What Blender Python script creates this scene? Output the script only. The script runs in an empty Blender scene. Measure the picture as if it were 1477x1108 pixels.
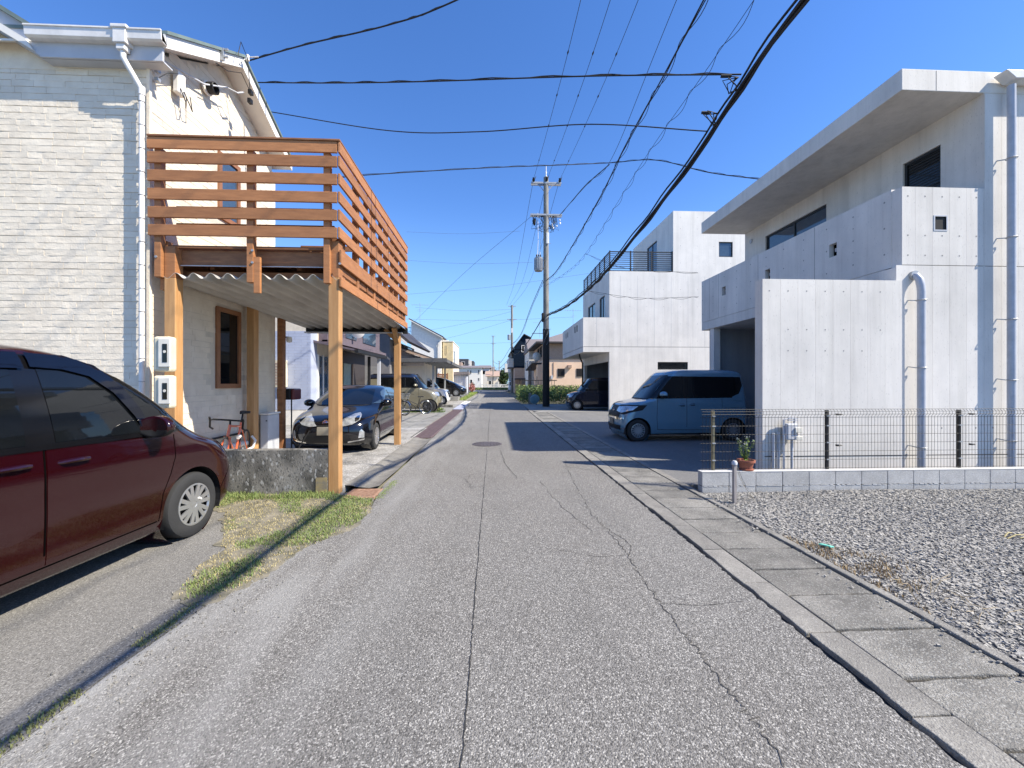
import bpy, bmesh, math, random
from mathutils import Vector, Matrix
from mathutils.bvhtree import BVHTree
R=math.radians; PI=math.pi
rnd=random.Random(7)
S=bpy.context.scene
COL=S.collection

# ---------------------------------------------------------------- camera, light, exposure
YAW=math.atan(26.5/575)
cd=bpy.data.cameras.new('camera'); cam=bpy.data.objects.new('camera',cd); COL.objects.link(cam)
cd.sensor_width=36; cd.lens=18/(738.5/575); cd.clip_start=0.05; cd.clip_end=3000
cd.shift_y=-0.001
cam.location=(0,0,1.5); cam.rotation_euler=(R(90),0,-YAW)
S.camera=cam
SUN=Vector((0.946,-0.38,1.0)).normalized()
w=bpy.data.worlds.new('World'); S.world=w; w.use_nodes=True
nt=w.node_tree; nt.nodes.clear()
sky=nt.nodes.new('ShaderNodeTexSky'); sky.sky_type='NISHITA'; sky.sun_disc=False
sky.sun_elevation=math.asin(SUN.z); sky.sun_rotation=math.atan2(SUN.x,SUN.y)
sky.air_density=1.0; sky.dust_density=0.1; sky.ozone_density=2.0; sky.altitude=0
bg=nt.nodes.new('ShaderNodeBackground'); bg.inputs['Strength'].default_value=0.075
ow=nt.nodes.new('ShaderNodeOutputWorld')
hs_=nt.nodes.new('ShaderNodeHueSaturation'); hs_.inputs['Saturation'].default_value=1.22; hs_.inputs['Value'].default_value=1.38
nt.links.new(sky.outputs[0],hs_.inputs['Color']); 
tn=nt.nodes.new('ShaderNodeMix'); tn.data_type='RGBA'; tn.blend_type='MULTIPLY'; tn.inputs['Factor'].default_value=1; tn.inputs['B'].default_value=(1.10,1.14,1.42,1); nt.links.new(hs_.outputs[0],tn.inputs['A'])
# pale cyan haze low over the horizon, the same all the way round
tc=nt.nodes.new('ShaderNodeTexCoord'); sz=nt.nodes.new('ShaderNodeSeparateXYZ'); nt.links.new(tc.outputs['Generated'],sz.inputs[0])
mr=nt.nodes.new('ShaderNodeMapRange'); mr.interpolation_type='SMOOTHSTEP'; mr.inputs['From Min'].default_value=0.0; mr.inputs['From Max'].default_value=0.42; mr.inputs['To Min'].default_value=0.85; mr.inputs['To Max'].default_value=0.0; nt.links.new(sz.outputs[2],mr.inputs['Value'])
hz=nt.nodes.new('ShaderNodeMix'); hz.data_type='RGBA'; hz.inputs['B'].default_value=(2.9,5.6,8.6,1); nt.links.new(mr.outputs[0],hz.inputs['Factor']); nt.links.new(tn.outputs['Result'],hz.inputs['A']); nt.links.new(hz.outputs['Result'],bg.inputs[0]); nt.links.new(bg.outputs[0],ow.inputs[0])
ld=bpy.data.lights.new('sun','SUN'); ld.energy=5.0; ld.angle=R(0.5); ld.color=(1.0,0.925,0.79)
sun=bpy.data.objects.new('sun',ld); COL.objects.link(sun)
sun.rotation_euler=(-SUN).to_track_quat('-Z','Y').to_euler(); sun.location=(20,-20,30)
vs=S.view_settings; vs.view_transform='Standard'; vs.look='None'; vs.gamma=1; vs.use_curve_mapping=False
vs.exposure=0.80
S.render.engine='CYCLES'
S.cycles.max_bounces=6

# ---------------------------------------------------------------- materials
MATS={}
def mat(name,col,rough=0.8,metal=0.0,col2=None,scale=6.0,detail=4,bump=0.0,bscale=60.0,coat=0.0,stretch=None,
        spec=0.5,world=True,contrast=(0.35,0.65),speck=None,emit=None,transl=0.0,bdist=0.01):
    if name in MATS: return MATS[name]
    m=bpy.data.materials.new(name); m.use_nodes=True; n=m.node_tree.nodes; L=m.node_tree.links
    b=n['Principled BSDF']
    b.inputs['Roughness'].default_value=rough; b.inputs['Metallic'].default_value=metal
    b.inputs['Specular IOR Level'].default_value=spec
    b.inputs['Coat Weight'].default_value=coat; b.inputs['Coat Roughness'].default_value=0.03
    c4=lambda c:(c[0],c[1],c[2],1)
    if world:
        g=n.new('ShaderNodeNewGeometry'); src=g.outputs['Position']
    else:
        g=n.new('ShaderNodeTexCoord'); src=g.outputs['Object']
    if stretch:
        mp=n.new('ShaderNodeMapping'); mp.inputs['Scale'].default_value=stretch; L.new(src,mp.inputs[0]); src=mp.outputs[0]
    if col2 is None: col2=tuple(x*0.85 for x in col)
    t=n.new('ShaderNodeTexNoise'); t.inputs['Scale'].default_value=scale; t.inputs['Detail'].default_value=detail
    t.inputs['Roughness'].default_value=0.6
    L.new(src,t.inputs['Vector'])
    r=n.new('ShaderNodeValToRGB'); r.color_ramp.elements[0].position=contrast[0]; r.color_ramp.elements[1].position=contrast[1]
    r.color_ramp.elements[0].color=c4(col2); r.color_ramp.elements[1].color=c4(col)
    L.new(t.outputs['Fac'],r.inputs[0]); out=r.outputs[0]
    if speck:
        for (sc,colr,th,amt) in speck:
            v=n.new('ShaderNodeTexVoronoi'); v.inputs['Scale'].default_value=sc; L.new(src,v.inputs['Vector'])
            sx=n.new('ShaderNodeSeparateColor'); L.new(v.outputs['Color'],sx.inputs[0])
            mt=n.new('ShaderNodeMath'); mt.operation='GREATER_THAN'; mt.inputs[1].default_value=th; L.new(sx.outputs[0],mt.inputs[0])
            ml=n.new('ShaderNodeMath'); ml.operation='MULTIPLY'; ml.inputs[1].default_value=amt; L.new(mt.outputs[0],ml.inputs[0])
            mx=n.new('ShaderNodeMix'); mx.data_type='RGBA'; L.new(ml.outputs[0],mx.inputs['Factor'])
            L.new(out,mx.inputs['A']); mx.inputs['B'].default_value=c4(colr); out=mx.outputs['Result']
    L.new(out,b.inputs['Base Color'])
    if bump:
        t2=n.new('ShaderNodeTexNoise'); t2.inputs['Scale'].default_value=bscale; t2.inputs['Detail'].default_value=3
        L.new(src,t2.inputs['Vector'])
        bp=n.new('ShaderNodeBump'); bp.inputs['Strength'].default_value=bump; bp.inputs['Distance'].default_value=bdist
        L.new(t2.outputs['Fac'],bp.inputs['Height']); L.new(bp.outputs[0],b.inputs['Normal'])
    if transl:
        b.inputs['Transmission Weight'].default_value=transl
    MATS[name]=m; m.diffuse_color=c4(col); m['base']=b.name
    return m
def asphalt(name,base,dark,light,big,dust=None):
    if name in MATS: return MATS[name]
    m=mat(name,base,rough=0.9,col2=big,scale=0.9,detail=6,contrast=(0.25,0.75),
        speck=[(140,dark,0.68,0.7),(150,light,0.86,0.6),(110,light,0.965,0.75),(110,dark,.95,.8)],spec=0.25)
    n=m.node_tree.nodes; L=m.node_tree.links; b=n['Principled BSDF']
    v=n.new('ShaderNodeTexVoronoi'); v.inputs['Scale'].default_value=140
    g=n.new('ShaderNodeNewGeometry'); L.new(g.outputs['Position'],v.inputs['Vector'])
    bp=n.new('ShaderNodeBump'); bp.inputs['Strength'].default_value=0.75; bp.inputs['Distance'].default_value=0.006; bp.invert=True
    L.new(v.outputs['Distance'],bp.inputs['Height']); L.new(bp.outputs[0],b.inputs['Normal'])
    prev=b.inputs['Base Color'].links[0].from_socket
    # patches: worn pale places and streaks along the street
    mp=n.new('ShaderNodeMapping'); mp.inputs['Scale'].default_value=(1.6,0.28,1); L.new(g.outputs['Position'],mp.inputs[0])
    t=n.new('ShaderNodeTexNoise'); t.inputs['Scale'].default_value=1.1; t.inputs['Detail'].default_value=7; L.new(mp.outputs[0],t.inputs['Vector'])
    rr=n.new('ShaderNodeValToRGB'); rr.color_ramp.elements[0].position=0.45; rr.color_ramp.elements[1].position=0.75
    L.new(t.outputs['Fac'],rr.inputs[0])
    mx=n.new('ShaderNodeMix'); mx.data_type='RGBA'; mx.blend_type='MULTIPLY'
    ml=n.new('ShaderNodeMath'); ml.operation='MULTIPLY'; ml.inputs[1].default_value=0.45; L.new(rr.outputs[0],ml.inputs[0])
    L.new(ml.outputs[0],mx.inputs['Factor']); L.new(prev,mx.inputs['A']); mx.inputs['B'].default_value=(0.72,0.73,0.74,1)
    out=mx.outputs['Result']
    if dust:
        x0,x1,colr=dust
        sp=n.new('ShaderNodeSeparateXYZ'); L.new(g.outputs['Position'],sp.inputs[0])
        mr=n.new('ShaderNodeMapRange'); mr.inputs['From Min'].default_value=x0; mr.inputs['From Max'].default_value=x1
        mr.inputs['To Min'].default_value=1; mr.inputs['To Max'].default_value=0; L.new(sp.outputs[0],mr.inputs['Value'])
        t3=n.new('ShaderNodeTexNoise'); t3.inputs['Scale'].default_value=2.2; t3.inputs['Detail'].default_value=8; L.new(mp.outputs[0],t3.inputs['Vector'])
        r3=n.new('ShaderNodeValToRGB'); r3.color_ramp.elements[0].position=0.4; r3.color_ramp.elements[1].position=0.68; L.new(t3.outputs['Fac'],r3.inputs[0])
        m3=n.new('ShaderNodeMath'); m3.operation='MULTIPLY'; L.new(mr.outputs[0],m3.inputs[0]); L.new(r3.outputs[0],m3.inputs[1])
        m4=n.new('ShaderNodeMix'); m4.data_type='RGBA'; L.new(m3.outputs[0],m4.inputs['Factor']); L.new(out,m4.inputs['A'])
        m4.inputs['B'].default_value=(*colr,1); out=m4.outputs['Result']
    L.new(out,b.inputs['Base Color'])
    return m
M_road=asphalt('asphalt_road',(.222,.214,.200),(.08,.076,.07),(.52,.50,.46),(.175,.165,.152),dust=(-2.2,-0.4,(.34,.335,.32)))
M_lot=asphalt('asphalt_old',(.24,.23,.212),(.13,.125,.115),(.40,.385,.355),(.19,.182,.167))
M_drive=asphalt('asphalt_drive',(.20,.195,.19),(.12,.12,.12),(.34,.33,.32),(.17,.17,.165))
M_apron=mat('concrete_apron',(.30,.29,.265),col2=(.19,.182,.165),scale=1.5,detail=8,bump=.4,bscale=120,speck=[(70,(.2,.2,.19),.8,.5)])
M_pad=mat('concrete_pad',(.34,.325,.30),col2=(.17,.162,.148),scale=1.7,detail=9,bump=.4,bscale=90,contrast=(.36,.6),speck=[(60,(.6,.59,.57),.86,.7)])
M_slab=mat('slab_concrete',(.26,.245,.215),col2=(.115,.108,.095),scale=2.6,detail=10,bump=1.0,bscale=140,
           speck=[(120,(.12,.12,.11),.74,.6),(140,(.40,.39,.36),.84,.55)])
M_kerb=mat('kerb_concrete',(.275,.26,.23),col2=(.17,.16,.143),scale=3,detail=7,bump=.7,bscale=120,speck=[(110,(.14,.13,.12),.82,.5),(140,(.40,.385,.35),.88,.45)])
M_soil=mat('soil_dark',(.05,.045,.038),col2=(.02,.018,.016),scale=9,bump=.8,bscale=50)
M_land=mat('bare_land',(.22,.20,.16),col2=(.15,.16,.09),scale=.4,bump=.3,bscale=8)
M_stone=mat('gravel_stone',(.45,.425,.38),col2=(.17,.162,.15),scale=28,detail=1,rough=.85,contrast=(.3,.7),bump=.3,bscale=150)
M_gravelbed=mat('gravel_bed',(.17,.17,.175),col2=(.06,.06,.06),scale=60,detail=3,bump=1,bscale=70,bdist=.03)
def conc(name,a,b_,st=(1,1,.25)):
    m=conc0(name,a,b_,st)
    n=m.node_tree.nodes; L=m.node_tree.links; b=n['Principled BSDF']; prev=b.inputs['Base Color'].links[0].from_socket
    g=n.new('ShaderNodeNewGeometry')
    for (sc,p0,p1,col_) in (((5,5,.22),.45,.75,(.86,.86,.85,1)),((.9,.9,.9),.40,.70,(.86,.865,.87,1)),((14,14,.5),.55,.8,(.86,.855,.85,1))):
        mp=n.new('ShaderNodeMapping'); mp.inputs['Scale'].default_value=sc; L.new(g.outputs['Position'],mp.inputs[0])
        t=n.new('ShaderNodeTexNoise'); t.inputs['Scale'].default_value=1; t.inputs['Detail'].default_value=7; t.inputs['Roughness'].default_value=.65; L.new(mp.outputs[0],t.inputs['Vector'])
        r=n.new('ShaderNodeMapRange'); r.inputs['From Min'].default_value=p0; r.inputs['From Max'].default_value=p1; L.new(t.outputs['Fac'],r.inputs['Value'])
        mx=n.new('ShaderNodeMix'); mx.data_type='RGBA'; mx.blend_type='MULTIPLY'; L.new(r.outputs[0],mx.inputs['Factor']); L.new(prev,mx.inputs['A']); mx.inputs['B'].default_value=col_; prev=mx.outputs['Result']
    L.new(prev,b.inputs['Base Color']); return m
def conc0(name,a,b_,st): return mat(name,a,col2=b_,scale=1.6,detail=8,stretch=st,rough=.75,contrast=(.3,.7),bump=.12,bscale=90,
        speck=[(160,tuple(x*.62 for x in a),.985,.6)])
M_conc=conc('facade_concrete',(.79,.745,.68),(.66,.62,.57))
M_conc2=conc('facade_concrete_far',(.82,.775,.71),(.74,.70,.645))
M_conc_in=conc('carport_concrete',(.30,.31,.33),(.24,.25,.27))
M_tie=mat('tie_hole_plug',(.30,.29,.275),rough=.9)
M_crack=mat('road_crack_dark',(.075,.07,.063),rough=1)  # dark tone of the crack ribbons
M_seam=mat('dark_seam',(.035,.034,.033),rough=.95)
M_block=mat('block_concrete',(.46,.45,.43),col2=(.38,.37,.355),scale=5,detail=6,bump=.6,bscale=160,speck=[(150,(.28,.285,.30),.82,.6),(190,(.62,.63,.64),.86,.6)])
M_mortar=mat('pale_mortar',(.58,.57,.55),bump=.3)
M_oldwall=mat('weathered_concrete',(.27,.25,.215),col2=(.065,.06,.05),scale=3.2,detail=10,stretch=(1,1,.55),contrast=(.36,.62),bump=.5,bscale=70,
           speck=[(45,(.42,.41,.38),.93,.7),(80,(.03,.03,.028),.86,.6)])
M_siding=mat('stone_siding',(.83,.74,.60),col2=(.74,.65,.52),scale=5,detail=6,rough=.8,bump=.35,bscale=45)
M_mortar2=mat('siding_joint',(.68,.61,.50))
M_white=mat('white_trim',(.80,.77,.72),col2=(.70,.675,.63),scale=2,rough=.5)
M_trimgrey=mat('pale_grey_trim',(.52,.53,.56),col2=(.46,.47,.50),scale=3,rough=.5)
M_gutter=mat('gutter_plastic',(.80,.775,.74),rough=.35)
M_pipeg=mat('grey_downpipe',(.46,.48,.53),rough=.4)
M_green=mat('green_roof_edge',(.17,.22,.20),col2=(.13,.17,.16),scale=3,rough=.6)
M_wood=mat('stained_board',(.47,.205,.078),col2=(.31,.13,.048),scale=4,detail=8,stretch=(1,1,6),rough=.6,bump=.25,bscale=60,contrast=(.3,.75))
M_wood_d=mat('stained_beam',(.32,.14,.058),col2=(.21,.088,.036),scale=5,rough=.65,stretch=(1,1,4))
M_post=mat('ochre_post',(.52,.29,.12),col2=(.42,.215,.08),scale=5,detail=7,stretch=(5,5,.5),rough=.6,bump=.15,bscale=50)
M_frame=mat('brown_frame',(.30,.135,.06),col2=(.24,.10,.045),scale=6,rough=.45)
M_corr=mat('corrugated_sheet',(.50,.47,.42),col2=(.36,.33,.29),scale=3,stretch=(1,.4,1),rough=.6)
M_black=mat('black_metal',(.02,.02,.022),rough=.45)
M_rubber=mat('tyre_rubber',(.028,.028,.028),rough=.85,bump=.2)
M_plastic=mat('black_plastic',(.018,.018,.019),rough=.55,spec=.3)
M_gap=mat('panel_gap_shadow',(.003,.003,.003),rough=1,spec=0)  # black put in for shade in panel gaps and wall openings
M_gloss=mat('gloss_black_trim',(.006,.006,.007),rough=.12)
M_glass=mat('dark_glass',(.006,.007,.008),rough=.03,spec=.5,col2=(.005,.006,.007))
M_glassb=mat('sky_glass',(.05,.08,.12),rough=.04,spec=1.0,col2=(.04,.065,.10))
M_rim=mat('silver_rim',(.56,.57,.58),rough=.28,metal=.75)
M_rimd=mat('dark_rim',(.06,.06,.06),rough=.35,metal=.6)
M_chrome=mat('chrome',(.75,.76,.78),rough=.1,metal=1)
M_lens=mat('headlamp_lens',(.62,.64,.66),rough=.08,metal=.5,coat=1,col2=(.35,.36,.37),scale=14,world=False)
M_orange=mat('amber_lens',(.55,.16,.02),rough=.2)
M_redlens=mat('red_lens',(.4,.01,.01),rough=.15,coat=1)
M_plate=mat('blank_plate',(.22,.20,.16),rough=.5)
M_brass=mat('olive_metal_post',(.26,.22,.13),rough=.5,metal=.3)
M_fence=mat('dark_fence_wire',(.022,.019,.017),rough=.6)
M_iron=mat('cast_iron',(.11,.095,.10),rough=.7,metal=.3,bump=.5,bscale=80)
M_grate=mat('purple_brown_grating',(.17,.12,.125),col2=(.12,.08,.08),scale=8,rough=.7)
M_rust=mat('rusty_grating',(.40,.25,.17),col2=(.25,.13,.08),scale=20,rough=.9)
M_polec=mat('pole_concrete',(.30,.285,.255),col2=(.17,.16,.145),scale=6,stretch=(1,1,.2),rough=.85)
M_polew=mat('pole_sleeve_and_shade',(.014,.014,.014),rough=.8)
M_galv=mat('galvanised',(.42,.43,.44),rough=.5,metal=.5)
M_cable=mat('black_cable',(.012,.012,.014),rough=.7)
M_cableg=mat('grey_cable',(.12,.14,.18),rough=.7)
M_terra=mat('terracotta',(.34,.12,.07),col2=(.24,.08,.05),scale=20,rough=.85)
M_leaf=mat('leaf_green',(.10,.16,.035),col2=(.045,.085,.018),scale=18,rough=.6)
M_leaf2=mat('leaf_light',(.30,.38,.08),col2=(.17,.25,.05),scale=18,rough=.6)
M_leafd=mat('leaf_dark',(.05,.085,.02),col2=(.022,.045,.012),scale=12,rough=.65)
M_grass=mat('grass_green',(.23,.27,.08),col2=(.12,.18,.045),scale=12,rough=.7)
M_dry=mat('grass_dry',(.46,.39,.20),col2=(.33,.27,.12),scale=14,rough=.8)
M_petal=mat('white_petal',(.75,.75,.70))
M_meter=mat('meter_ivory',(.74,.67,.50),rough=.45)
M_meterw=mat('meter_white',(.80,.76,.66),rough=.4)
M_red=mat('red_enamel',(.35,.03,.04),rough=.4)
M_orangef=mat('orange_frame',(.72,.13,.03),rough=.3,coat=.6)
M_teal=mat('turquoise_plastic',(.16,.58,.45),rough=.5)

def vary(m,amt):
    n=m.node_tree.nodes; L=m.node_tree.links; b=n['Principled BSDF']; prev=b.inputs['Base Color'].links[0].from_socket
    oi=n.new('ShaderNodeObjectInfo'); mr=n.new('ShaderNodeMapRange'); mr.inputs['To Min'].default_value=1-amt; mr.inputs['To Max'].default_value=1+amt*.6; L.new(oi.outputs['Random'],mr.inputs['Value'])
    cb=n.new('ShaderNodeCombineColor'); 
    for i in range(3): L.new(mr.outputs[0],cb.inputs[i])
    mx=n.new('ShaderNodeMix'); mx.data_type='RGBA'; mx.blend_type='MULTIPLY'; mx.inputs['Factor'].default_value=1; L.new(prev,mx.inputs['A']); L.new(cb.outputs[0],mx.inputs['B']); L.new(mx.outputs['Result'],b.inputs['Base Color'])
for m_,a_ in ((M_wood,.24),(M_wood_d,.2),(M_siding,.07),(M_slab,.22),(M_kerb,.16),(M_block,.10),(M_conc,.035),(M_post,.08)): vary(m_,a_)

# ---------------------------------------------------------------- mesh helpers
class MB:
    def __init__(s): s.v=[]; s.f=[]
    def box(s,x0,x1,y0,y1,z0,z1):
        b=len(s.v)
        s.v+=[(x0,y0,z0),(x1,y0,z0),(x1,y1,z0),(x0,y1,z0),(x0,y0,z1),(x1,y0,z1),(x1,y1,z1),(x0,y1,z1)]
        s.f+=[tuple(b+i for i in q) for q in ((0,3,2,1),(4,5,6,7),(0,1,5,4),(1,2,6,5),(2,3,7,6),(3,0,4,7))]
        return s
    def bar(s,p,q,a,b_=None,up=(0,0,1)):
        p=Vector(p);q=Vector(q);b_=b_ or a; d=(q-p).normalized(); u=Vector(up)
        if abs(d.dot(u))>.97: u=Vector((0,1,0)) if abs(d.y)<.9 else Vector((1,0,0))
        r=d.cross(u).normalized()*a/2; t=r.cross(d).normalized()*b_/2; k=len(s.v)
        for c in (p,q):
            for e in ((-1,-1),(1,-1),(1,1),(-1,1)): s.v.append(tuple(c+r*e[0]+t*e[1]))
        s.f+=[tuple(k+i for i in q_) for q_ in ((0,1,2,3),(7,6,5,4),(0,4,5,1),(1,5,6,2),(2,6,7,3),(3,7,4,0))]
        return s
    def tube(s,pts,r,n=8,cap=True):
        pts=[Vector(p) for p in pts]; N=len(pts); base=len(s.v); pr=None
        for i,p in enumerate(pts):
            d=(pts[min(i+1,N-1)]-pts[max(i-1,0)]).normalized()
            if pr is None:
                u=Vector((0,0,1)) if abs(d.z)<.9 else Vector((1,0,0)); pr=d.cross(u).normalized()
            else: pr=(pr-d*pr.dot(d)).normalized()
            q=d.cross(pr); rr=r[i] if isinstance(r,(list,tuple)) else r
            for k in range(n):
                a=2*PI*k/n; s.v.append(tuple(p+(pr*math.cos(a)+q*math.sin(a))*rr))
        for i in range(N-1):
            for k in range(n):
                a=base+i*n+k; b_=base+i*n+(k+1)%n; s.f.append((a,b_,b_+n,a+n))
        if cap: s.f.append(tuple(base+k for k in range(n))[::-1]); s.f.append(tuple(base+(N-1)*n+k for k in range(n)))
        return s
    def lathe(s,prof,c=(0,0,0),n=24,axis='z'):
        base=len(s.v)
        for (r,h) in prof:
            for k in range(n):
                a=2*PI*k/n; x,y=r*math.cos(a),r*math.sin(a)
                p={'z':(x,y,h),'y':(x,h,y),'x':(h,x,y)}[axis]; s.v.append((p[0]+c[0],p[1]+c[1],p[2]+c[2]))
        for i in range(len(prof)-1):
            for k in range(n):
                a=base+i*n+k; b_=base+i*n+(k+1)%n; s.f.append((a,b_,b_+n,a+n))
        return s
    def prism(s,poly,z0,z1,axis='z'):
        """poly in the plane across the axis: z->(x,y); y->(x,z); x->(y,z)"""
        base=len(s.v);n=len(poly)
        for h in (z0,z1):
            for (a,b_) in poly: s.v.append({'z':(a,b_,h),'y':(a,h,b_),'x':(h,a,b_)}[axis])
        s.f.append(tuple(base+i for i in range(n))[::-1]); s.f.append(tuple(base+n+i for i in range(n)))
        for i in range(n): s.f.append((base+i,base+(i+1)%n,base+n+(i+1)%n,base+n+i))
        return s
    def mesh(s,name,m):
        me=bpy.data.meshes.new(name); me.from_pydata(s.v,[],s.f); me.materials.append(m); me.update(); return me
    def build(s,name,m,parent=None,bevel=0,smooth=False,kind=None,fix=True,loc=None):
        me=s.mesh(name,m)
        if fix:
            bm=bmesh.new(); bm.from_mesh(me); bmesh.ops.recalc_face_normals(bm,faces=bm.faces); bm.to_mesh(me); bm.free()
        return link(name,me,parent,bevel,smooth,kind,loc)
def link(name,me,parent=None,bevel=0,smooth=False,kind=None,loc=None):
    o=bpy.data.objects.new(name,me); COL.objects.link(o)
    if smooth:
        for p in me.polygons: p.use_smooth=True
        if smooth!=2:
            try: me.set_sharp_from_angle(angle=R(38))
            except Exception: pass
    if bevel:
        b=o.modifiers.new('bevel','BEVEL'); b.width=bevel; b.segments=2; b.limit_method='ANGLE'; b.angle_limit=R(40)
    if parent: o.parent=parent
    if kind: o['kind']=kind
    if loc: o.location=loc
    return o
def tag(o,label=None,cat=None,group=None,kind=None):
    if label: o['label']=label
    if cat: o['category']=cat
    if group: o['group']=group
    if kind: o['kind']=kind
    return o
def empty(name,label,cat,loc=(0,0,0),rz=0,group=None,scale=1):
    o=bpy.data.objects.new(name,None); COL.objects.link(o); o.location=loc; o.rotation_euler=(0,0,rz); o.scale=(scale,)*3
    o.empty_display_size=.2
    return tag(o,label,cat,group)
def inst(name,me,parent,loc,scale=(1,1,1),rot=(0,0,0)):
    o=bpy.data.objects.new(name,me); COL.objects.link(o); o.location=loc; o.scale=scale; o.rotation_euler=rot
    if parent: o.parent=parent
    return o
def B(name,m,x0,x1,y0,y1,z0,z1,parent=None,bevel=0,kind=None):
    return MB().box(min(x0,x1),max(x0,x1),min(y0,y1),max(y0,y1),min(z0,z1),max(z0,z1)).build(name,m,parent,bevel,kind=kind)
def wallmb(mb,axis,pos,th,a0,a1,z0,z1,holes):
    """solid wall with real rectangular openings. axis 'y': wall faces -Y at y=pos, goes back th, runs in x. axis 'x': face at x=pos, runs in y."""
    xs=sorted(set([a0,a1]+[h[0] for h in holes]+[h[1] for h in holes])); zs=sorted(set([z0,z1]+[h[2] for h in holes]+[h[3] for h in holes]))
    xs=[x for x in xs if a0<=x<=a1]; zs=[z for z in zs if z0<=z<=z1]
    for i in range(len(xs)-1):
        # merge vertically
        j=0
        while j<len(zs)-1:
            def solid(j): 
                cx=(xs[i]+xs[i+1])/2; cz=(zs[j]+zs[j+1])/2
                return not any(h[0]<cx<h[1] and h[2]<cz<h[3] for h in holes)
            if not solid(j): j+=1; continue
            k=j
            while k+1<len(zs)-1 and solid(k+1): k+=1
            if axis=='y': mb.box(xs[i],xs[i+1],pos,pos+th,zs[j],zs[k+1])
            else: mb.box(min(pos,pos+th),max(pos,pos+th),xs[i],xs[i+1],zs[j],zs[k+1])
            j=k+1
    return mb
def window(parent,axis,pos,a0,a1,z0,z1,fm,gm,inset=.06,fw=.045,mull=0,name='window',out=None):
    """window > frame, pane ; axis as in wallmb; out=+1/-1 : direction the wall faces along its axis"""
    o=out if out else -1; d=-o
    def bx(mb,p0,p1,u0,u1,v0,v1):
        p0,p1=sorted((p0,p1))
        if axis=='y': mb.box(u0,u1,p0,p1,v0,v1)
        else: mb.box(p0,p1,u0,u1,v0,v1)
    f=MB(); p0=pos+d*(inset-.02); p1=pos+d*(inset+.04)
    bx(f,p0,p1,a0,a0+fw,z0,z1); bx(f,p0,p1,a1-fw,a1,z0,z1); bx(f,p0,p1,a0+fw,a1-fw,z0,z0+fw); bx(f,p0,p1,a0+fw,a1-fw,z1-fw,z1)
    for k in range(mull):
        c=a0+(a1-a0)*(k+1)/(mull+1); bx(f,p0,p1,c-fw/2,c+fw/2,z0+fw,z1-fw)
    fo=f.build(name,fm,parent)
    g=MB()
    bx(g,pos+d*(inset+.008),pos+d*(inset+.02),a0+fw,a1-fw,z0+fw,z1-fw)
    g.build('pane',gm,fo)
    return fo
# ================================================================ GROUND
def struct(o): o['kind']='structure'; return o
def ragged(x,y0,y1,step,amp,seed):
    r=random.Random(seed); n=int((y1-y0)/step); return [(x+r.uniform(-amp,amp),y0+(y1-y0)*i/n) for i in range(n+1)]
struct(MB().prism([(-400,-60),(400,-60),(400,1500),(-400,1500)],-.30,-.10).build('ground',M_land))
# asphalt road, ragged right edge along the trench
left=[(-2.03,-4),(-1.97,1.7),(-1.98,2.2),(-1.93,2.8),(-1.78,3.3),(-1.72,3.7),(-1.5,4.05),(-1.44,4.6),(-1.52,5.2),(-1.62,6.0),(-1.62,7.75),(-1.66,10.5),(-1.70,14),(-1.74,22),(-1.9,24),(-2.2,40),(-2.3,75),(-8,78),(-8,84),(14,84),(14,78),(2.2,76)]
right=[(2.0,28),(1.9,22)]+ragged(1.835,-4,22,.035,.012,3)[::-1]
struct(MB().prism(left+right,-.09,0).build('road',M_road,fix=True))
struct(MB().prism([(1.7,-4),(2.2,-4),(2.2,22),(1.7,22)],-.099,-.022).build('trench_bed',M_soil))
# left: old asphalt of the near lot, carport pad, further lots
ll=[(-2.06,-4),(-1.98,1.7),(-2.0,2.2),(-1.95,2.8),(-1.8,3.3),(-1.74,3.7),(-1.52,4.05),(-1.46,4.6),(-1.54,5.2),(-1.63,5.5)]
struct(MB().prism([(-14,-4)]+ll+[(-2.1,5.55),(-14,5.55)],-.095,-.004).build('parking_lot',M_lot))
struct(MB().prism([(-2.16,5.72),(-14,5.72),(-14,13.4),(-2.2,13.4)],-.094,.012).build('carport_pad',M_pad))
struct(MB().prism([(-2.32,13.44),(-40,13.44),(-40,26),(-2.34,26)],-.094,.006).build('forecourt',M_apron))
rp=MB().prism([(-2.95,33.2),(-20,33.2),(-20,46),(-2.95,46)],.005,.32).build('raised_pad',M_apron); struct(rp)
struct(MB().prism([(-2.4,26.05),(-40,26.05),(-40,75),(-2.5,75)],-.094,.003).build('forecourt',M_pad))
# right driveways
struct(MB().prism([(2.84,5.74),(30,5.74),(30,20.4),(2.84,20.4)],-.094,.004).build('driveway',M_drive))
struct(MB().prism([(2.3,20.43),(30,20.43),(30,28),(2.3,28)],-.094,.008).build('driveway',M_apron))
struct(MB().prism([(2.0,22.0),(2.3,20.43),(2.3,28),(2.0,28)],-.094,.004).build('driveway_edge',M_apron))
# gravel lot bed on the right
struct(MB().prism([(2.82,-4),(30,-4),(30,5.36),(2.82,5.36)],-.094,-.018).build('gravel_bed',M_gravelbed))
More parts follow.
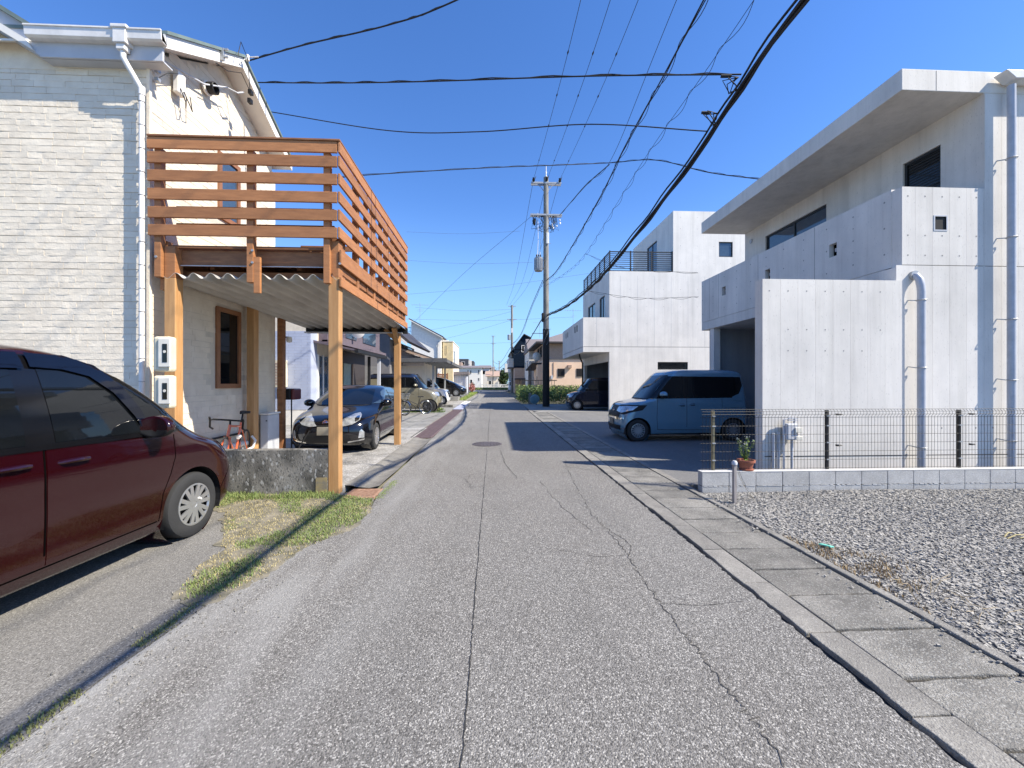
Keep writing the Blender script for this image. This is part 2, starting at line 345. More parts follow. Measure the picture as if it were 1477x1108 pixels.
# joints and cracks as thin dark ribbons lying on the road
def ribbon(name,pts,wd,z=.0035,m=M_seam,jit=.006,seed=1,sub=8):
    r=random.Random(seed); P=[]
    for i in range(len(pts)-1):
        for k in range(sub):
            t=k/sub; P.append((pts[i][0]*(1-t)+pts[i+1][0]*t+r.gauss(0,jit),pts[i][1]*(1-t)+pts[i+1][1]*t))
    P.append(pts[-1]); mb=MB()
    for i,(x,y) in enumerate(P):
        d=Vector((P[min(i+1,len(P)-1)][0]-P[max(i-1,0)][0],P[min(i+1,len(P)-1)][1]-P[max(i-1,0)][1],0)).normalized(); nn=Vector((-d.y,d.x,0))
        ww=wd*r.uniform(.35,1.25)/2
        mb.v+= [(x+nn.x*ww,y+nn.y*ww,z),(x-nn.x*ww,y-nn.y*ww,z)]
        if i: b=2*i; mb.f.append((b-2,b-1,b+1,b))
    o=mb.build(name,m,fix=False); return struct(o)
ribbon('road_joint',[(-.13,1.2),(-.125,2.0),(-.13,2.64),(-.135,4.5),(-.14,6.8),(-.15,9.2)],.007,jit=.0025,sub=30)
ribbon('road_joint',[(-.15,10.35),(-.17,14),(-.19,20),(-.2,40)],.012,jit=.004,sub=12)
CR=[(1.4,7.7),(1.3,7.0),(1.2,5.8),(1.13,4.43),(1.17,4.01),(1.17,3.43),(1.14,2.95),(1.12,2.67),(1.13,2.33),(1.15,2.18),(1.14,1.94),(1.15,1.79),(1.16,1.6),(1.08,1.3)]
ribbon('road_crack',CR,.007,m=M_crack,jit=.013,sub=14,seed=2)
ribbon('road_crack',[(1.17,4.0),(1.24,3.8),(1.27,3.6),(1.17,3.40)],.007,jit=.008,seed=3,m=M_crack)
ribbon('road_crack',[(.15,8.85),(.21,7.47),(.36,6.26)],.012,jit=.01,seed=4,m=M_crack)
ribbon('road_crack',[(1.28,7.11),(1.45,6.95),(1.66,6.8)],.012,jit=.012,seed=5,m=M_crack)
ribbon('road_crack',[(.72,6.1),(.78,5.2),(.86,4.6),(1.0,4.0)],.006,jit=.012,seed=6,m=M_crack)
ribbon('road_crack',[(-1.5,9.0),(-.9,9.15),(-.2,9.1),(.5,9.0)],.008,jit=.02,seed=7,m=M_crack)
ribbon('road_crack',[(-.12,5.9),(-.3,5.7),(-.42,6.1),(-.38,6.6)],.008,jit=.02,seed=8,m=M_crack)
ribbon('road_crack',[(1.14,2.66),(1.4,2.62),(1.7,2.66)],.005,jit=.015,seed=9,m=M_crack)
ribbon('road_crack',[(.5,3.6),(.9,3.4),(1.16,3.42)],.004,jit=.015,seed=10,m=M_crack)
ribbon('forecourt_joint',[(-3.6,14),(-2.9,16),(-2.6,19)],.03,z=.010,seed=11)
# kerb line on the right: each kerb stone, then cover slabs over the ditch, then a thin border strip
kerb=struct(bpy.data.objects.new('kerb',None)); COL.objects.link(kerb)
y=.5; i=0
while y<22:
    L=.6; r=random.Random(i); dx=r.uniform(-.008,.008); dz=r.uniform(-.004,.006)
    pl=[(1.872+dx+r.uniform(-.008,.008),y+.004+j*(L-.01)/6) for j in range(7)]
    o=MB().prism(pl+[(2.062,y+L-.006),(2.062,y+.004)],-.09,.007+dz*.6).build('kerb_stone',M_kerb,kerb,bevel=.006); y+=L; i+=1
paving=struct(bpy.data.objects.new('ditch_cover',None)); COL.objects.link(paving)
y=.35;i=0
while y<20.2:
    L=.395; r=random.Random(100+i)
    if 5.9<y<6.2: y+=L; continue
    e0=[(2.078+j*.079,y+r.uniform(.0,.014)) for j in range(9)]; e1=[(2.078+j*.079,y+L-.006-r.uniform(.0,.016)) for j in range(9)]
    me=MB().prism(e0+e1[::-1],-.09,r.uniform(-.003,.006)).build('cover_slab',M_slab,paving,bevel=.007 if y<9 else 0)
    y+=L; i+=1
g=MB()
for k in range(11): g.box(2.1+k*.056,2.1+k*.056+.034,5.86,6.22,-.03,.002)
g.box(2.078,2.72,5.835,5.86,-.05,.003); g.box(2.078,2.72,6.22,6.24,-.05,.003)
g.build('slotted_cover',M_kerb,paving,bevel=.003)
border=struct(bpy.data.objects.new('border_strip',None)); COL.objects.link(border)
y=.35;i=0
while y<5.3:
    r=random.Random(300+i)
    a=[(2.722+r.uniform(-.004,.004),y+j*.1) for j in range(7)]; b_=[(2.79+r.uniform(-.012,.010),y+j*.1) for j in range(7)]
    MB().prism(a+b_[::-1],-.09,.016+r.uniform(0,.006)).build('strip_stone',M_kerb,border,bevel=.008); y+=.603; i+=1
B('strip_stone',M_kerb,2.722,2.83,5.42,20.3,-.09,.010,border)
# left gutter: sloping concrete channel beside the carport
mb=MB()
prof=[(-2.16,.014),(-2.05,.010),(-2.0,-.012),(-1.80,-.03),(-1.72,-.012),(-1.66,.002)]
gy=[5.9,6.3,7,8,9,10,11.0]
for yy in gy:
    for (x,z) in prof: mb.v.append((x+rnd.uniform(-.01,.01),yy,z))
for i in range(len(gy)-1):
    for k in range(5): a=i*6+k; mb.f.append((a,a+1,a+7,a+6))
struct(mb.build('gutter_channel',M_kerb,smooth=True))
grl=[]
def grating(y0,y1,x0,x1,m,label,group=None,nb=None,z=.012):
    e=empty('drain_grating',label,'drain grating',((x0+x1)/2,y0,z),group=group)
    w_=(x1-x0)/2; L=y1-y0
    f=MB(); f.box(-w_,-w_+.03,0,L,-.03,0); f.box(w_-.03,w_,0,L,-.03,0); f.box(-w_+.03,w_-.03,0,.03,-.03,0); f.box(-w_+.03,w_-.03,L-.03,L,-.03,0)
    f.build('grating_frame',m,e)
    b=MB(); nb=nb or int(L/.10)
    for k in range(nb): yy=.03+(L-.06)*(k+.5)/nb; b.box(-w_+.03,w_-.03,yy-.026,yy+.026,-.03,-.003)
    for k in range(1,4): xx=-w_+k*w_/2; b.box(xx-.006,xx+.006,.03,L-.03,-.03,-.005)
    b.build('grating_bars',m,e,kind='stuff')
    return e
names=['first purple-brown steel drain grating just past the ochre carport post','second purple-brown drain grating along the left road edge','third purple-brown drain grating beside the parked bicycles','fourth purple-brown drain grating in front of the khaki car','farthest purple-brown drain grating before the blue-white ramp plate']
for k in range(5): grating(11.0+2.3*k,11.0+2.3*k+2.27,-2.28+.01*k,-1.70,M_grate,names[k],'drain gratings along the left road edge')
grating(5.28,5.72,-1.98,-1.56,M_rust,'small rusty drain grating at the foot of the ochre carport post',nb=9,z=.006)
o=B('ramp_plate',mat('blue_white_plate',(.40,.42,.52)),-2.3,-1.75,22.6,27.5,.0,.03,bevel=.01); tag(o,'pale blue-grey ramp plate over the gutter past the purple gratings','ramp plate')
o=B('ramp_plate',M_white,-2.35,-1.85,27.7,32.5,.0,.03,bevel=.01); tag(o,'white ramp plate over the gutter beside the black minivan','ramp plate')
# dark timber wheel stops on the left forecourts
for (x0,x1,yy,lab) in ((-3.3,-2.5,24.6,'low dark kerb block on the ground in front of the khaki car'),):
    tag(B('kerb_block',M_oldwall,x0,x1,yy,yy+.35,0,.16,bevel=.02),lab,'kerb block')
# manhole cover
e=empty('manhole_cover','round purplish cast iron manhole cover across the road joint','manhole cover',(-.16,9.8,.002))
MB().lathe([(.0,.0),(.36,.0),(.365,.006),(.345,.010),(.0,.010)],n=48).build('rim',M_iron,e,smooth=True)
mb=MB()
for rr in (.06,.12,.18,.24,.30):
    n=max(6,int(rr*70))
    for k in range(n):
        a=2*PI*(k+(rr*50%1))/n; c,s_=math.cos(a)*rr,math.sin(a)*rr
        mb.bar((c*.93,s_*.93,.012),(c*1.07,s_*1.07,.012),.014,.006)
mb.build('tread_studs',M_iron,e,kind='stuff')
# gravel: real stones
def gravel(name,n,seed,region,smin,smax,m):
    r=random.Random(seed); mb=MB(); base=[(-1,-1,-1),(1,-1,-1),(1,1,-1),(-1,1,-1),(-1,-1,1),(1,-1,1),(1,1,1),(-1,1,1)]
    q=((0,3,2,1),(4,5,6,7),(0,1,5,4),(1,2,6,5),(2,3,7,6),(3,0,4,7))
    V=mb.v;F=mb.f
    for _ in range(n):
        while True:
            p=region(r)
            if p: break
        s_=r.uniform(smin,smax); a=r.uniform(0,PI); ca,sa=math.cos(a),math.sin(a); tx=r.uniform(-.5,.5); sx,sy,sz=s_*r.uniform(.7,1.3),s_*r.uniform(.5,1),s_*r.uniform(.35,.8)
        b=len(V)
        for (x,y,z) in base:
            x*=sx*r.uniform(.45,1);y*=sy*r.uniform(.45,1);z*=sz*r.uniform(.6,1); z+=x*tx
            V.append((p[0]+x*ca-y*sa,p[1]+x*sa+y*ca,p[2]+z))
        F.extend(tuple(b+i for i in f) for f in q)
    o=mb.build(name,m,fix=False); o['kind']='stuff'; return o
def reg1(r):
    x=r.uniform(2.8,9.5); y=r.uniform(1.2,5.35)
    if y<x*.58: return None
    if x<2.9 and r.random()<.5: return None
    return (x,y,-.012+r.uniform(-.006,.010)+.012*math.sin(x*1.7+y)*math.cos(y*1.3))
o=gravel('gravel',78000,11,reg1,.0055,.0165,M_stone); tag(o,'loose grey crushed gravel covering the vacant lot','gravel')
def reg3(r):
    x=2.80-abs(r.gauss(0,.10)); y=r.uniform(1.3,5.3)
    return (x,y,.010)
o=gravel('spilled_gravel',260,13,reg3,.004,.011,M_stone); tag(o,'stray gravel stones spilled over the border strip onto the slabs','gravel')
def reg2(r):
    x=-1.9+r.gauss(0,.16); y=r.uniform(1.3,5.4); return (x+(y>3.4)*(y-3.4)*.15,y,.003)
o=gravel('loose_grit',900,12,reg2,.003,.008,M_kerb); tag(o,'pale loose grit along the left edge of the road','grit')
# grass blades
def blades(name,n,seed,region,h0,h1,m,label,wd=.003):
    r=random.Random(seed); mb=MB()
    for _ in range(n):
        while True:
            p=region(r)
            if p: break
        h=r.uniform(h0,h1)*p[2]; a=r.uniform(0,2*PI); lean=r.uniform(.2,1.2)*h; dx,dy=math.cos(a)*lean,math.sin(a)*lean
        b=len(mb.v); wx,wy=-math.sin(a)*wd,math.cos(a)*wd
        x,y=p[0],p[1]
        mb.v+=[(x-wx,y-wy,-.004),(x+wx,y+wy,-.004),(x+dx*.4+wx*.8,y+dy*.4+wy*.8,h*.6),(x+dx*.4-wx*.8,y+dy*.4-wy*.8,h*.6),(x+dx,y+dy,h)]
        mb.f+=[(b,b+1,b+2,b+3),(b+3,b+2,b+4)]
    o=mb.build(name,m,fix=False); o['kind']='stuff'; tag(o,label,'grass'); return o
from mathutils import noise as N3
def inpoly(x,y,P):
    c=False; j=len(P)-1
    for i in range(len(P)):
        if (P[i][1]>y)!=(P[j][1]>y) and x<(P[j][0]-P[i][0])*(y-P[i][1])/(P[j][1]-P[i][1])+P[i][0]: c=not c
        j=i
    return c
GP=[(-3.9,5.66),(-3.07,5.7),(-2.18,5.5),(-1.55,5.2),(-1.41,4.67),(-1.49,4.13),(-1.72,3.71),(-1.79,3.19),(-1.94,2.81),(-2.22,2.87),(-2.40,3.3),(-2.45,3.7),(-2.75,4.2),(-3.1,4.75),(-3.9,5.2)]
def green(r):
    x,y=r.uniform(-3.9,-1.35),r.uniform(2.7,5.72)
    if not inpoly(x,y,GP): return None
    v=N3.noise(Vector((x*2.2,y*2.2,3)))+.25*N3.noise(Vector((x*9,y*9,1)))
    g1=math.exp(-((x+1.75)**2/.06+(y-4.6)**2/.55))*1.0+math.exp(-((x+2.1)**2/.03+(y-3.2)**2/.2))+math.exp(-((y-5.35)**2/.04))*.9
    if v+g1*1.0<r.uniform(.20,.52): return None
    return (x,y,1.9 if (y>5.25 and x<-2.15 and r.random()<.6) else .9)
def dryr(r):
    x,y=r.uniform(-3.9,-1.35),r.uniform(2.7,5.6)
    if not inpoly(x,y,GP): return None
    if N3.noise(Vector((x*3,y*3,8)))+.2<r.uniform(-.3,.35): return None
    return (x,y,.6)
SV=[]
for i in range(len(GP)):
    (xa,ya),(xb,yb)=GP[i],GP[(i+1)%len(GP)]; L_=math.hypot(xb-xa,yb-ya); n_=max(1,int(L_/.03)); d_=(-(yb-ya)/L_,(xb-xa)/L_)
    for k in range(n_):
        t=k/n_; x=xa+(xb-xa)*t; y=ya+(yb-ya)*t; a=.09*N3.noise(Vector((x*3,y*3,5)))+.05*N3.noise(Vector((x*14,y*14,1)))
        SV.append((x+d_[0]*a,min(y+d_[1]*a,5.645)))
sv=MB().prism(SV,-.02,.0025).build('verge_soil',mat('dry_soil',(.27,.24,.18),col2=(.11,.105,.075),scale=7,detail=9,bump=.8,bscale=80)); struct(sv)
blades('grass',13000,21,green,.014,.038,M_grass,'short green grass on the verge before the low concrete wall')
blades('dry_grass',9000,22,dryr,.012,.035,M_dry,'straw-coloured dry grass on the verge beside the red car wheel')
def stripg(r):
    y=r.uniform(1.2,3.1); x=-2.02+r.gauss(0,.022+.02*max(0,N3.noise(Vector((y*3,0,0)))))
    if N3.noise(Vector((y*2.5,1,2)))<-.12 and y>2: return None
    return (x,y,.42)
blades('grass_line',1500,23,stripg,.015,.032,mat('sparse_grass',(.30,.29,.12),col2=(.18,.20,.07)),'thin line of sparse grass along the seam of road and lot')
def seamg(r):
    y=r.uniform(5.2,7); x=-1.5+r.gauss(0,.03)-.0*(y)
    if y>6.2: return None
    return (x,y,.5)
blades('moss_line',700,24,seamg,.008,.02,M_leaf2,'yellow-green moss strip in the road edge beside the rusty grating')
def dr(r):
    x=r.uniform(2.8,3.5); y=r.uniform(2.2,3.75)
    if x-2.8>.5*math.exp(-((y-3.15)**2/.2))*(.5+r.random()): return None
    if N3.noise(Vector((x*7,y*7,2)))<r.uniform(-.4,.3): return None
    return (x,y,.7)
blades('dead_weeds',750,25,dr,.012,.05,mat('dead_weed',(.36,.25,.12),col2=(.22,.15,.07),scale=20),'brown dead weeds along the gravel border strip')
def far_g(r):
    x=r.uniform(-12,6.5); y=r.uniform(86,92); return (x,y,8)
blades('field_grass',5000,26,far_g,.03,.08,M_grass,'green grass band at the far end of the street',wd=.03)
def verge(r):
    x=r.uniform(-3.3,-2.4); y=r.uniform(34,62); return (x,y,4)
blades('verge_weeds',2600,27,verge,.02,.07,M_leaf2,'weedy yellow-green verge along the far left road edge',wd=.015)
def wk(r):
    x=r.uniform(-4.6,-2.5); y=20.6+r.gauss(0,.25); return (x,y,2)
blades('forecourt_weeds',1200,28,wk,.015,.05,M_leaf,'low weeds on the forecourt in front of the khaki car',wd=.006)
# dead stalks and litter
mb=MB(); r=random.Random(5)
for k in range(26):
    x=2.98+r.uniform(-.06,.25); y=2.5+r.uniform(-.25,.3); a=r.uniform(0,6.28); L=r.uniform(.06,.18)
    mb.tube([(x,y,0),(x+math.cos(a)*L*.4,y+math.sin(a)*L*.4,L*.5),(x+math.cos(a)*L,y+math.sin(a)*L,L*.6)],.0018,4)
tag(mb.build('dead_stalks',mat('stalk',(.42,.33,.2))),'tangle of dry stalks at the corner of the gravel border strip','dead plant',kind='stuff')
mb=MB().prism([(-.05,-.03),(.05,-.03),(.05,.03),(.03,.035),(-.05,.03)],0,.012)
o=mb.build('plastic_scrap',M_teal,bevel=.004); o.location=(3.03,3.5,.012); o.rotation_euler=(.15,.1,1.95); tag(o,'turquoise plastic scrap lying on the gravel by the border strip','litter')
mb=MB()
for (a,b_) in (((0,0,0),(.22,.03,.02)),((.02,.04,.0),(.18,.10,.015)),((.1,-.02,.01),(.26,-.04,.0))): mb.tube([a,((a[0]+b_[0])/2,(a[1]+b_[1])/2,.03),b_],.006,5)
o=mb.build('dry_husk',M_dry); o.location=(4.95,3.62,.0); tag(o,'pale dry husk lying on the gravel near the right edge','dead plant')

# ================================================================ RIGHT: block wall, mesh fence
bw=empty('block_wall','low grey concrete block wall under the dark mesh fence','wall',(2.88,5.38,0))
PX=.3835
top=MB().box(0,PX-.006,0,.12,0,.19).mesh('concrete_block',M_block); low=MB().box(0,PX-.008,0,.12,0,.125).mesh('concrete_block',M_block)
for k in range(20):
    x=.0+k*PX; r=random.Random(k)
    for me,z,dy in ((top,.075,0),(low,-.058,.0)):
        o=inst('concrete_block',me,bw,(x,dy+r.uniform(-.0015,.0015),z)); bb=o.modifiers.new('b','BEVEL'); bb.width=.003; bb.segments=1
B('mortar_joint',M_seam,.004,20*PX-.012,.010,.112,-.06,.262,bw)
B('coping',M_mortar,-.004,20*PX,-.003,.123,.2655,.272,bw)
mj=MB(); 
for k in range(20):
    r=random.Random(k+50)
    for j in range(5):
        x=k*PX+.02+j*.07; mj.box(x,x+r.uniform(.03,.07),-.004,.001,.066,.070+r.uniform(.001,.006))
mj.build('mortar_smear',M_mortar,bw,kind='stuff')
fe=empty('mesh_fence','dark welded wire mesh fence standing on the grey block wall','fence',(2.9,5.46,.272))
FX1=8.0
w_=MB()
n=int((FX1-2.93)/.0475)
for k in range(n):
    x=.03+k*.0475
    w_.tube([(x,0,.01),(x,0,.755),(x,-.028,.785),(x,-.028,.825),(x,0,.855)],.0025,4)
w_.build('vertical_wires',M_fence,fe,kind='stuff')
for i,z in enumerate((.02,.14,.26,.38,.50,.62,.74,.785,.825,.855)):
    yy=-.028 if z in(.785,.825) else .004
    MB().tube([(.0,yy,z),(FX1-2.9,yy,z)],.003,5).build('horizontal_wire',M_fence,fe)
for x,m_ in ((.19,M_brass),(1.86,M_fence),(3.85,M_fence)):
    p=B('post',m_,x-.019,x+.019,.010,.048,-.0,.84,fe,bevel=.004)
    c=MB()
    for z in (.14,.38,.62,.76): c.box(x-.024,x+.024,-.006,.010,z-.008,z+.008)
    c.build('clamp',M_galv,p)
for z in (.78,.34):
    for x in (1.98,3.99):
        c=MB(); c.box(x,x+.03,-.012,.02,z-.012,z+.012); c.tube([(x+.03,0,z),(x+.07,0,z)],.012,6); c.tube([(x+.07,0,z),(x+.09,0,z)],.005,5)
        c.build('panel_clip',M_black,fe)
# stake with a thin chain
st=empty('stake','short grey wooden stake at the corner of the gravel, thin chain hanging from it','stake',(3.02,4.87,0))
B('post',mat('weathered_stake',(.36,.32,.30),col2=(.25,.22,.2),stretch=(8,8,.8),scale=6),-.02,.02,-.02,.02,-.02,.48,st,bevel=.004)
MB().lathe([(.0,.0),(.032,.0),(.034,.03),(.02,.05),(0,.052)],(0,0,.475),12).build('cap',M_trimgrey,st,smooth=True)
pts=[(.02+.42*t,.30*t,.49-.42*math.sin(t*PI/2)) for t in [i/12 for i in range(13)]]
MB().tube(pts,.004,5).build('chain',M_galv,st)
pts=[(.02+.30*t,.1*t,.47-.47*t**.7) for t in [i/12 for i in range(13)]]
MB().tube(pts,.0025,5).build('wire',M_brass,st)
# potted plant
pp=empty('potted_plant','terracotta pot with pale flowering plant on the block wall end','potted plant',(3.56,5.47,.272))
MB().lathe([(0,0),(.068,0),(.10,.115),(.116,.115),(.118,.145),(.102,.145),(.098,.12),(0,.118)],n=24).build('pot',M_terra,pp,smooth=True)
MB().lathe([(0,0),(.09,0),(.1,.018),(.09,.022),(0,.01)],n=24).build('saucer',M_terra,pp,smooth=True)
mb=MB(); lf=MB(); fl=MB(); r=random.Random(9)
for k in range(18):
    a=r.uniform(0,6.28); L=r.uniform(.14,.34); sp=r.uniform(.02,.12); dx=-.05*r.random()
    pts=[(0,0,.12),(math.cos(a)*sp*.5+dx,math.sin(a)*sp*.4,.12+L*.5),(math.cos(a)*sp+dx,math.sin(a)*sp*.7,.12+L)]
    mb.tube(pts,.003,5)
    for t in range(12):
        f=(t+1)/12; c=Vector(pts[1]).lerp(Vector(pts[2]),f) if f>.5 else Vector(pts[0]).lerp(Vector(pts[1]),f*2)
        b=r.uniform(0,6.28); s_=r.uniform(.022,.045); d=Vector((math.cos(b),math.sin(b),r.uniform(-.3,.5))).normalized(); q=d.cross(Vector((0,0,1))).normalized()
        i0=len(lf.v); lf.v+=[tuple(c),tuple(c+d*s_*.5+q*s_*.35),tuple(c+d*s_),tuple(c+d*s_*.5-q*s_*.35)]; lf.f.append((i0,i0+1,i0+2,i0+3))
    if k%2==0:
        for t in range(14):
            c=Vector(pts[2])+Vector((r.gauss(0,.012),r.gauss(0,.012),r.gauss(0,.01))); 
            for u in range(3):
                i0=len(fl.v); d=Vector((r.gauss(0,1),r.gauss(0,1),r.gauss(0,1))).normalized()*.008; q=d.cross(Vector((.3,.5,1))).normalized()*.006
                fl.v+=[tuple(c+d),tuple(c+q),tuple(c-d),tuple(c-q)]; fl.f.append((i0,i0+1,i0+2,i0+3))
mb.build('stem',M_leaf,pp,smooth=True); lf.build('leaves',M_leaf2,pp,kind='stuff',fix=False); fl.build('flowers',M_petal,pp,kind='stuff',fix=False)

# ================================================================ RIGHT: concrete house
ch=empty('concrete_house','modern bare concrete two-storey house with a wide flat roof slab','house',(0,0,0))
XF,XW,Y0,Y1=6.76,8.21,6.30,12.67
def ties(parent,pts,axis,pos,r_=.014,m=M_tie):
    mb=MB()
    for (a,z) in pts:
        b=len(mb.v); n=8
        for k in range(n):
            t=2*PI*k/n; u,v=a+math.cos(t)*r_,z+math.sin(t)*r_
            mb.v.append((u,pos,v) if axis=='y' else (pos,u,v))
        mb.f.append(tuple(range(b,b+n)))
    mb.build('tie_holes',m,parent,kind='stuff',fix=False)
# front facade (faces the camera): core plus formwork panels with fine joints
core=MB()
core.box(6.665,7.9,Y0+.0126,Y0+.30,0,3.42); core.box(7.9,14,Y0+.0126,Y0+.30,0,3.42)
core.box(6.764,8.208,Y0+.0126,Y0+.18,3.42,4.755); core.box(8.212,14,Y0+.0126,Y0+.30,3.42,6.7)
core.build('front_wall_core',M_conc,ch)
sc_=MB(); sc_.box(6.68,11,Y0+.0119,Y0+.0125,0.01,3.45); sc_.box(6.78,8.19,Y0+.0119,Y0+.0125,3.45,4.74); sc_.box(8.23,11,Y0+.0119,Y0+.0125,3.45,6.33); sc_.build('joint_shadow_sheet',M_seam,ch)
pan={}
x=6.66; k=0
while x<11.2:
    wdt=.30 if x>6.7 else .33
    for (z0,z1) in ((0.0,3.452),(3.462,4.755 if x<8.2 else 6.34)):
        xa,xb=x,x+wdt-.0025
        if z0>3 and x<6.76: xa=6.76
        if z0>3 and z1<5 and xb>8.21: xb=8.21
        if x<8.2<x+wdt: xb=8.2075
        if z0>3 and xa<7.53 and xb>7.31:   # vent opening
            B('wall_panel',M_conc,xa,xb,Y0,Y0+.0118,z0,4.05,ch); B('wall_panel',M_conc,xa,xb,Y0,Y0+.0118,4.27,z1,ch)
            if xa<7.33: B('wall_panel',M_conc,xa,7.33,Y0,Y0+.0118,4.05,4.27,ch)
            if xb>7.53: B('wall_panel',M_conc,7.53,xb,Y0,Y0+.0118,4.05,4.27,ch)
        else: B('wall_panel',M_conc,xa,xb,Y0,Y0+.0118,z0,z1,ch)
    if x<6.7: x=6.66+.33
    elif x<8.2<x+wdt+.001 and k<99: x=8.21; k=100
    else: x+=wdt
pts=[(6.86+.30*i,z) for i in range(5) for z in (4.60,3.95,3.62)]+[(7.15+.3*i,z) for i in range(1,12) for z in (.75,)]
ties(ch,[p for p in pts if not(7.3<p[0]<7.56 and 4.0<p[1]<4.3)],'y',Y0-.0015)
v=MB(); v.box(7.33,7.53,Y0+.10,Y0+.11,4.05,4.27); v.build('vent_shade_sheet',M_gap,ch)  # black sheet painting the shade inside the vent
v=MB()
for (a,b_,c,d) in ((7.31,7.33,4.03,4.29),(7.53,7.55,4.03,4.29)): v.box(a+.0,b_,Y0-.006,Y0+.1,c,d)
v.box(7.33,7.53,Y0-.006,Y0+.1,4.27,4.29); v.box(7.33,7.53,Y0-.006,Y0+.1,4.03,4.05); v.box(7.33,7.53,Y0+.03,Y0+.04,4.14,4.15)
v.build('vent_frame',M_trimgrey,ch)
# street parapet (faces -X) with square openings
holes=[(7.56,7.74,4.02,4.28),(9.46,9.64,4.05,4.31),(11.33,11.52,4.08,4.33)]
p=MB(); wallmb(p,'x',XF,.18,Y0+.18,Y1,3.462,4.79,holes); p.build('parapet_wall',M_conc,ch)
B('slab_edge',M_conc,XF+.004,XW+.6,Y0+.30,Y1,3.20,3.456,ch)
B('parapet_end_wall',M_conc,XF+.18,XW,Y1-.18,Y1-.002,3.456,4.78,ch)
for h in holes:
    f=MB(); f.box(XF+.10,XF+.11,h[0],h[1],h[2],h[3]); o=f.build('opening_shade_sheet',M_gap,ch)  # black sheet across the opening, its inner shade put in as colour
    f=MB(); f.box(XF+.085,XF+.1,h[0]+.04,h[1]-.04,(h[2]+h[3])/2-.02,(h[2]+h[3])/2+.05); f.build('bracket',M_trimgrey,o)
ties(ch,[(Y0+.3+i*.6,z) for i in range(11) for z in (4.62,4.17,3.72) if not any(h[0]-.05<Y0+.3+i*.6<h[1]+.05 and h[2]<z<h[3] for h in holes)],'x',XF-.0015,.016)
ties(ch,[(Y0+.3+i*.6,z) for i in range(11) for z in (4.40,3.95) if i%2 and not any(h[0]-.05<Y0+.3+i*.6<h[1]+.05 and h[2]<z<h[3] for h in holes)],'x',XF-.0015,.012)
sm=MB()
for yy in (8.1,9.9,11.7,12.2): sm.box(XF-.0012,XF,yy,yy+.006,3.47,4.78)
sm.build('formwork_seams',M_seam,ch,kind='stuff')
# recessed upper wall (faces -X)
hw=[(6.96,7.64,4.95,5.89),(9.48,11.69,4.85,5.93)]
p=MB(); wallmb(p,'x',XW,.2,Y0+.3,Y1,3.456,6.40,hw); p.build('upper_wall',M_conc,ch)
window(ch,'x',XW,*hw[0][:2],*hw[0][2:],M_black,M_glass,out=-1)
window(ch,'x',XW,*hw[1][:2],*hw[1][2:],M_black,M_glassb,out=-1,mull=1)
bl=MB()
for k in range(16): bl.box(XW+.062,XW+.066,7.02,7.58,5.02+k*.053,5.05+k*.053)
bl.build('window_blind',M_plastic,ch,kind='stuff')
MB().lathe([(0,-.02),(.06,-.02),(.075,0),(.06,.004),(0,.004)],(XW-.01,12.35,6.02),16,'x').build('round_vent',M_trimgrey,ch,smooth=True)
B('far_wall',M_conc,XW+.2,14,Y1-.25,Y1-.003,0,6.38,ch)
# roof slab
B('roof_slab',M_conc,XF,14,Y0+.005,Y1+.02,6.36,6.715,ch,bevel=.008)
B('roof_seam',M_seam,7.36,7.363,Y0+.002,Y0+.006,6.37,6.70,ch)
B('roof_flashing',M_trimgrey,XF+.2,13.8,Y0+.25,Y1-.2,6.715,6.76,ch)
# hopper and downpipes
def pipe(x,ztop,lab,hop):
    e=MB()
    if hop: e.tube([(x,Y0-.12,.0),(x,Y0-.12,ztop)],.052,14)
    else:
        e.tube([(x,Y0,3.27),(x,Y0-.06,3.26),(x+.005,Y0-.105,3.19),(x+.012,Y0-.12,3.08),(x+.02,Y0-.12,2.98)],.053,14)
        e.tube([(x+.02,Y0-.12,2.99),(x+.02,Y0-.12,.0)],.054,14)
    p=e.build('downpipe',M_pipeg,ch,smooth=True)
    b=MB()
    xx=x if hop else x+.02
    for z in ((.55,1.55,2.55,3.9,5.2) if hop else (.45,1.75,2.85)):
        b.tube([(xx+.066*math.cos(t),Y0-.12+.066*math.sin(t),z) for t in [i*2*PI/14 for i in range(15)]],.008,5,cap=False)
        b.bar((xx-.05,Y0-.08,z+.0),(xx-.10,Y0-.0,z+.02),.014,.014)
    b.build('pipe_clamp',M_galv,p)
    if not hop:
        MB().tube([(x,Y0-.0,3.28),(x,Y0-.05,3.28)],.072,14).build('pipe_cap',M_galv,p,smooth=True)
pipe(6.94,3.3,'',False); pipe(8.52,6.4,'',True)
h=MB(); h.prism([(8.33,6.60),(9.6,6.60),(9.6,6.50),(8.50,6.47)],Y0-.20,Y0-.02,'y'); h.build('roof_gutter',M_gutter,ch,bevel=.006)
# privacy wall in front of the driveway
pw=MB(); pw.box(4.31,6.655,6.213,6.38,0,3.165); pw.build('privacy_wall',M_conc,ch); B('joint_shadow_sheet',M_seam,4.33,6.64,6.2119,6.2126,.01,3.15,ch)
x=4.31; k=0
while x<6.6:
    xb=min(x+.2935,6.655); B('wall_panel',M_conc,x,xb-.0025,6.20,6.2118,0,3.17,ch); x=xb; k+=1
B('privacy_wall_cap',M_conc,4.312,6.655,6.212,6.382,3.165,3.171,ch); B('privacy_wall_end',M_conc,4.3068,4.3098,6.2,6.384,0,3.171,ch)
ties(ch,[(4.42+i*.31,z) for i in range(7) for z in (2.98,2.36,2.02) if random.Random(i*7+int(z*10)).random()<.75],'y',6.1985,.012)
B('base_line',M_seam,4.34,9.5,6.196,6.1985,.315,.328,ch)
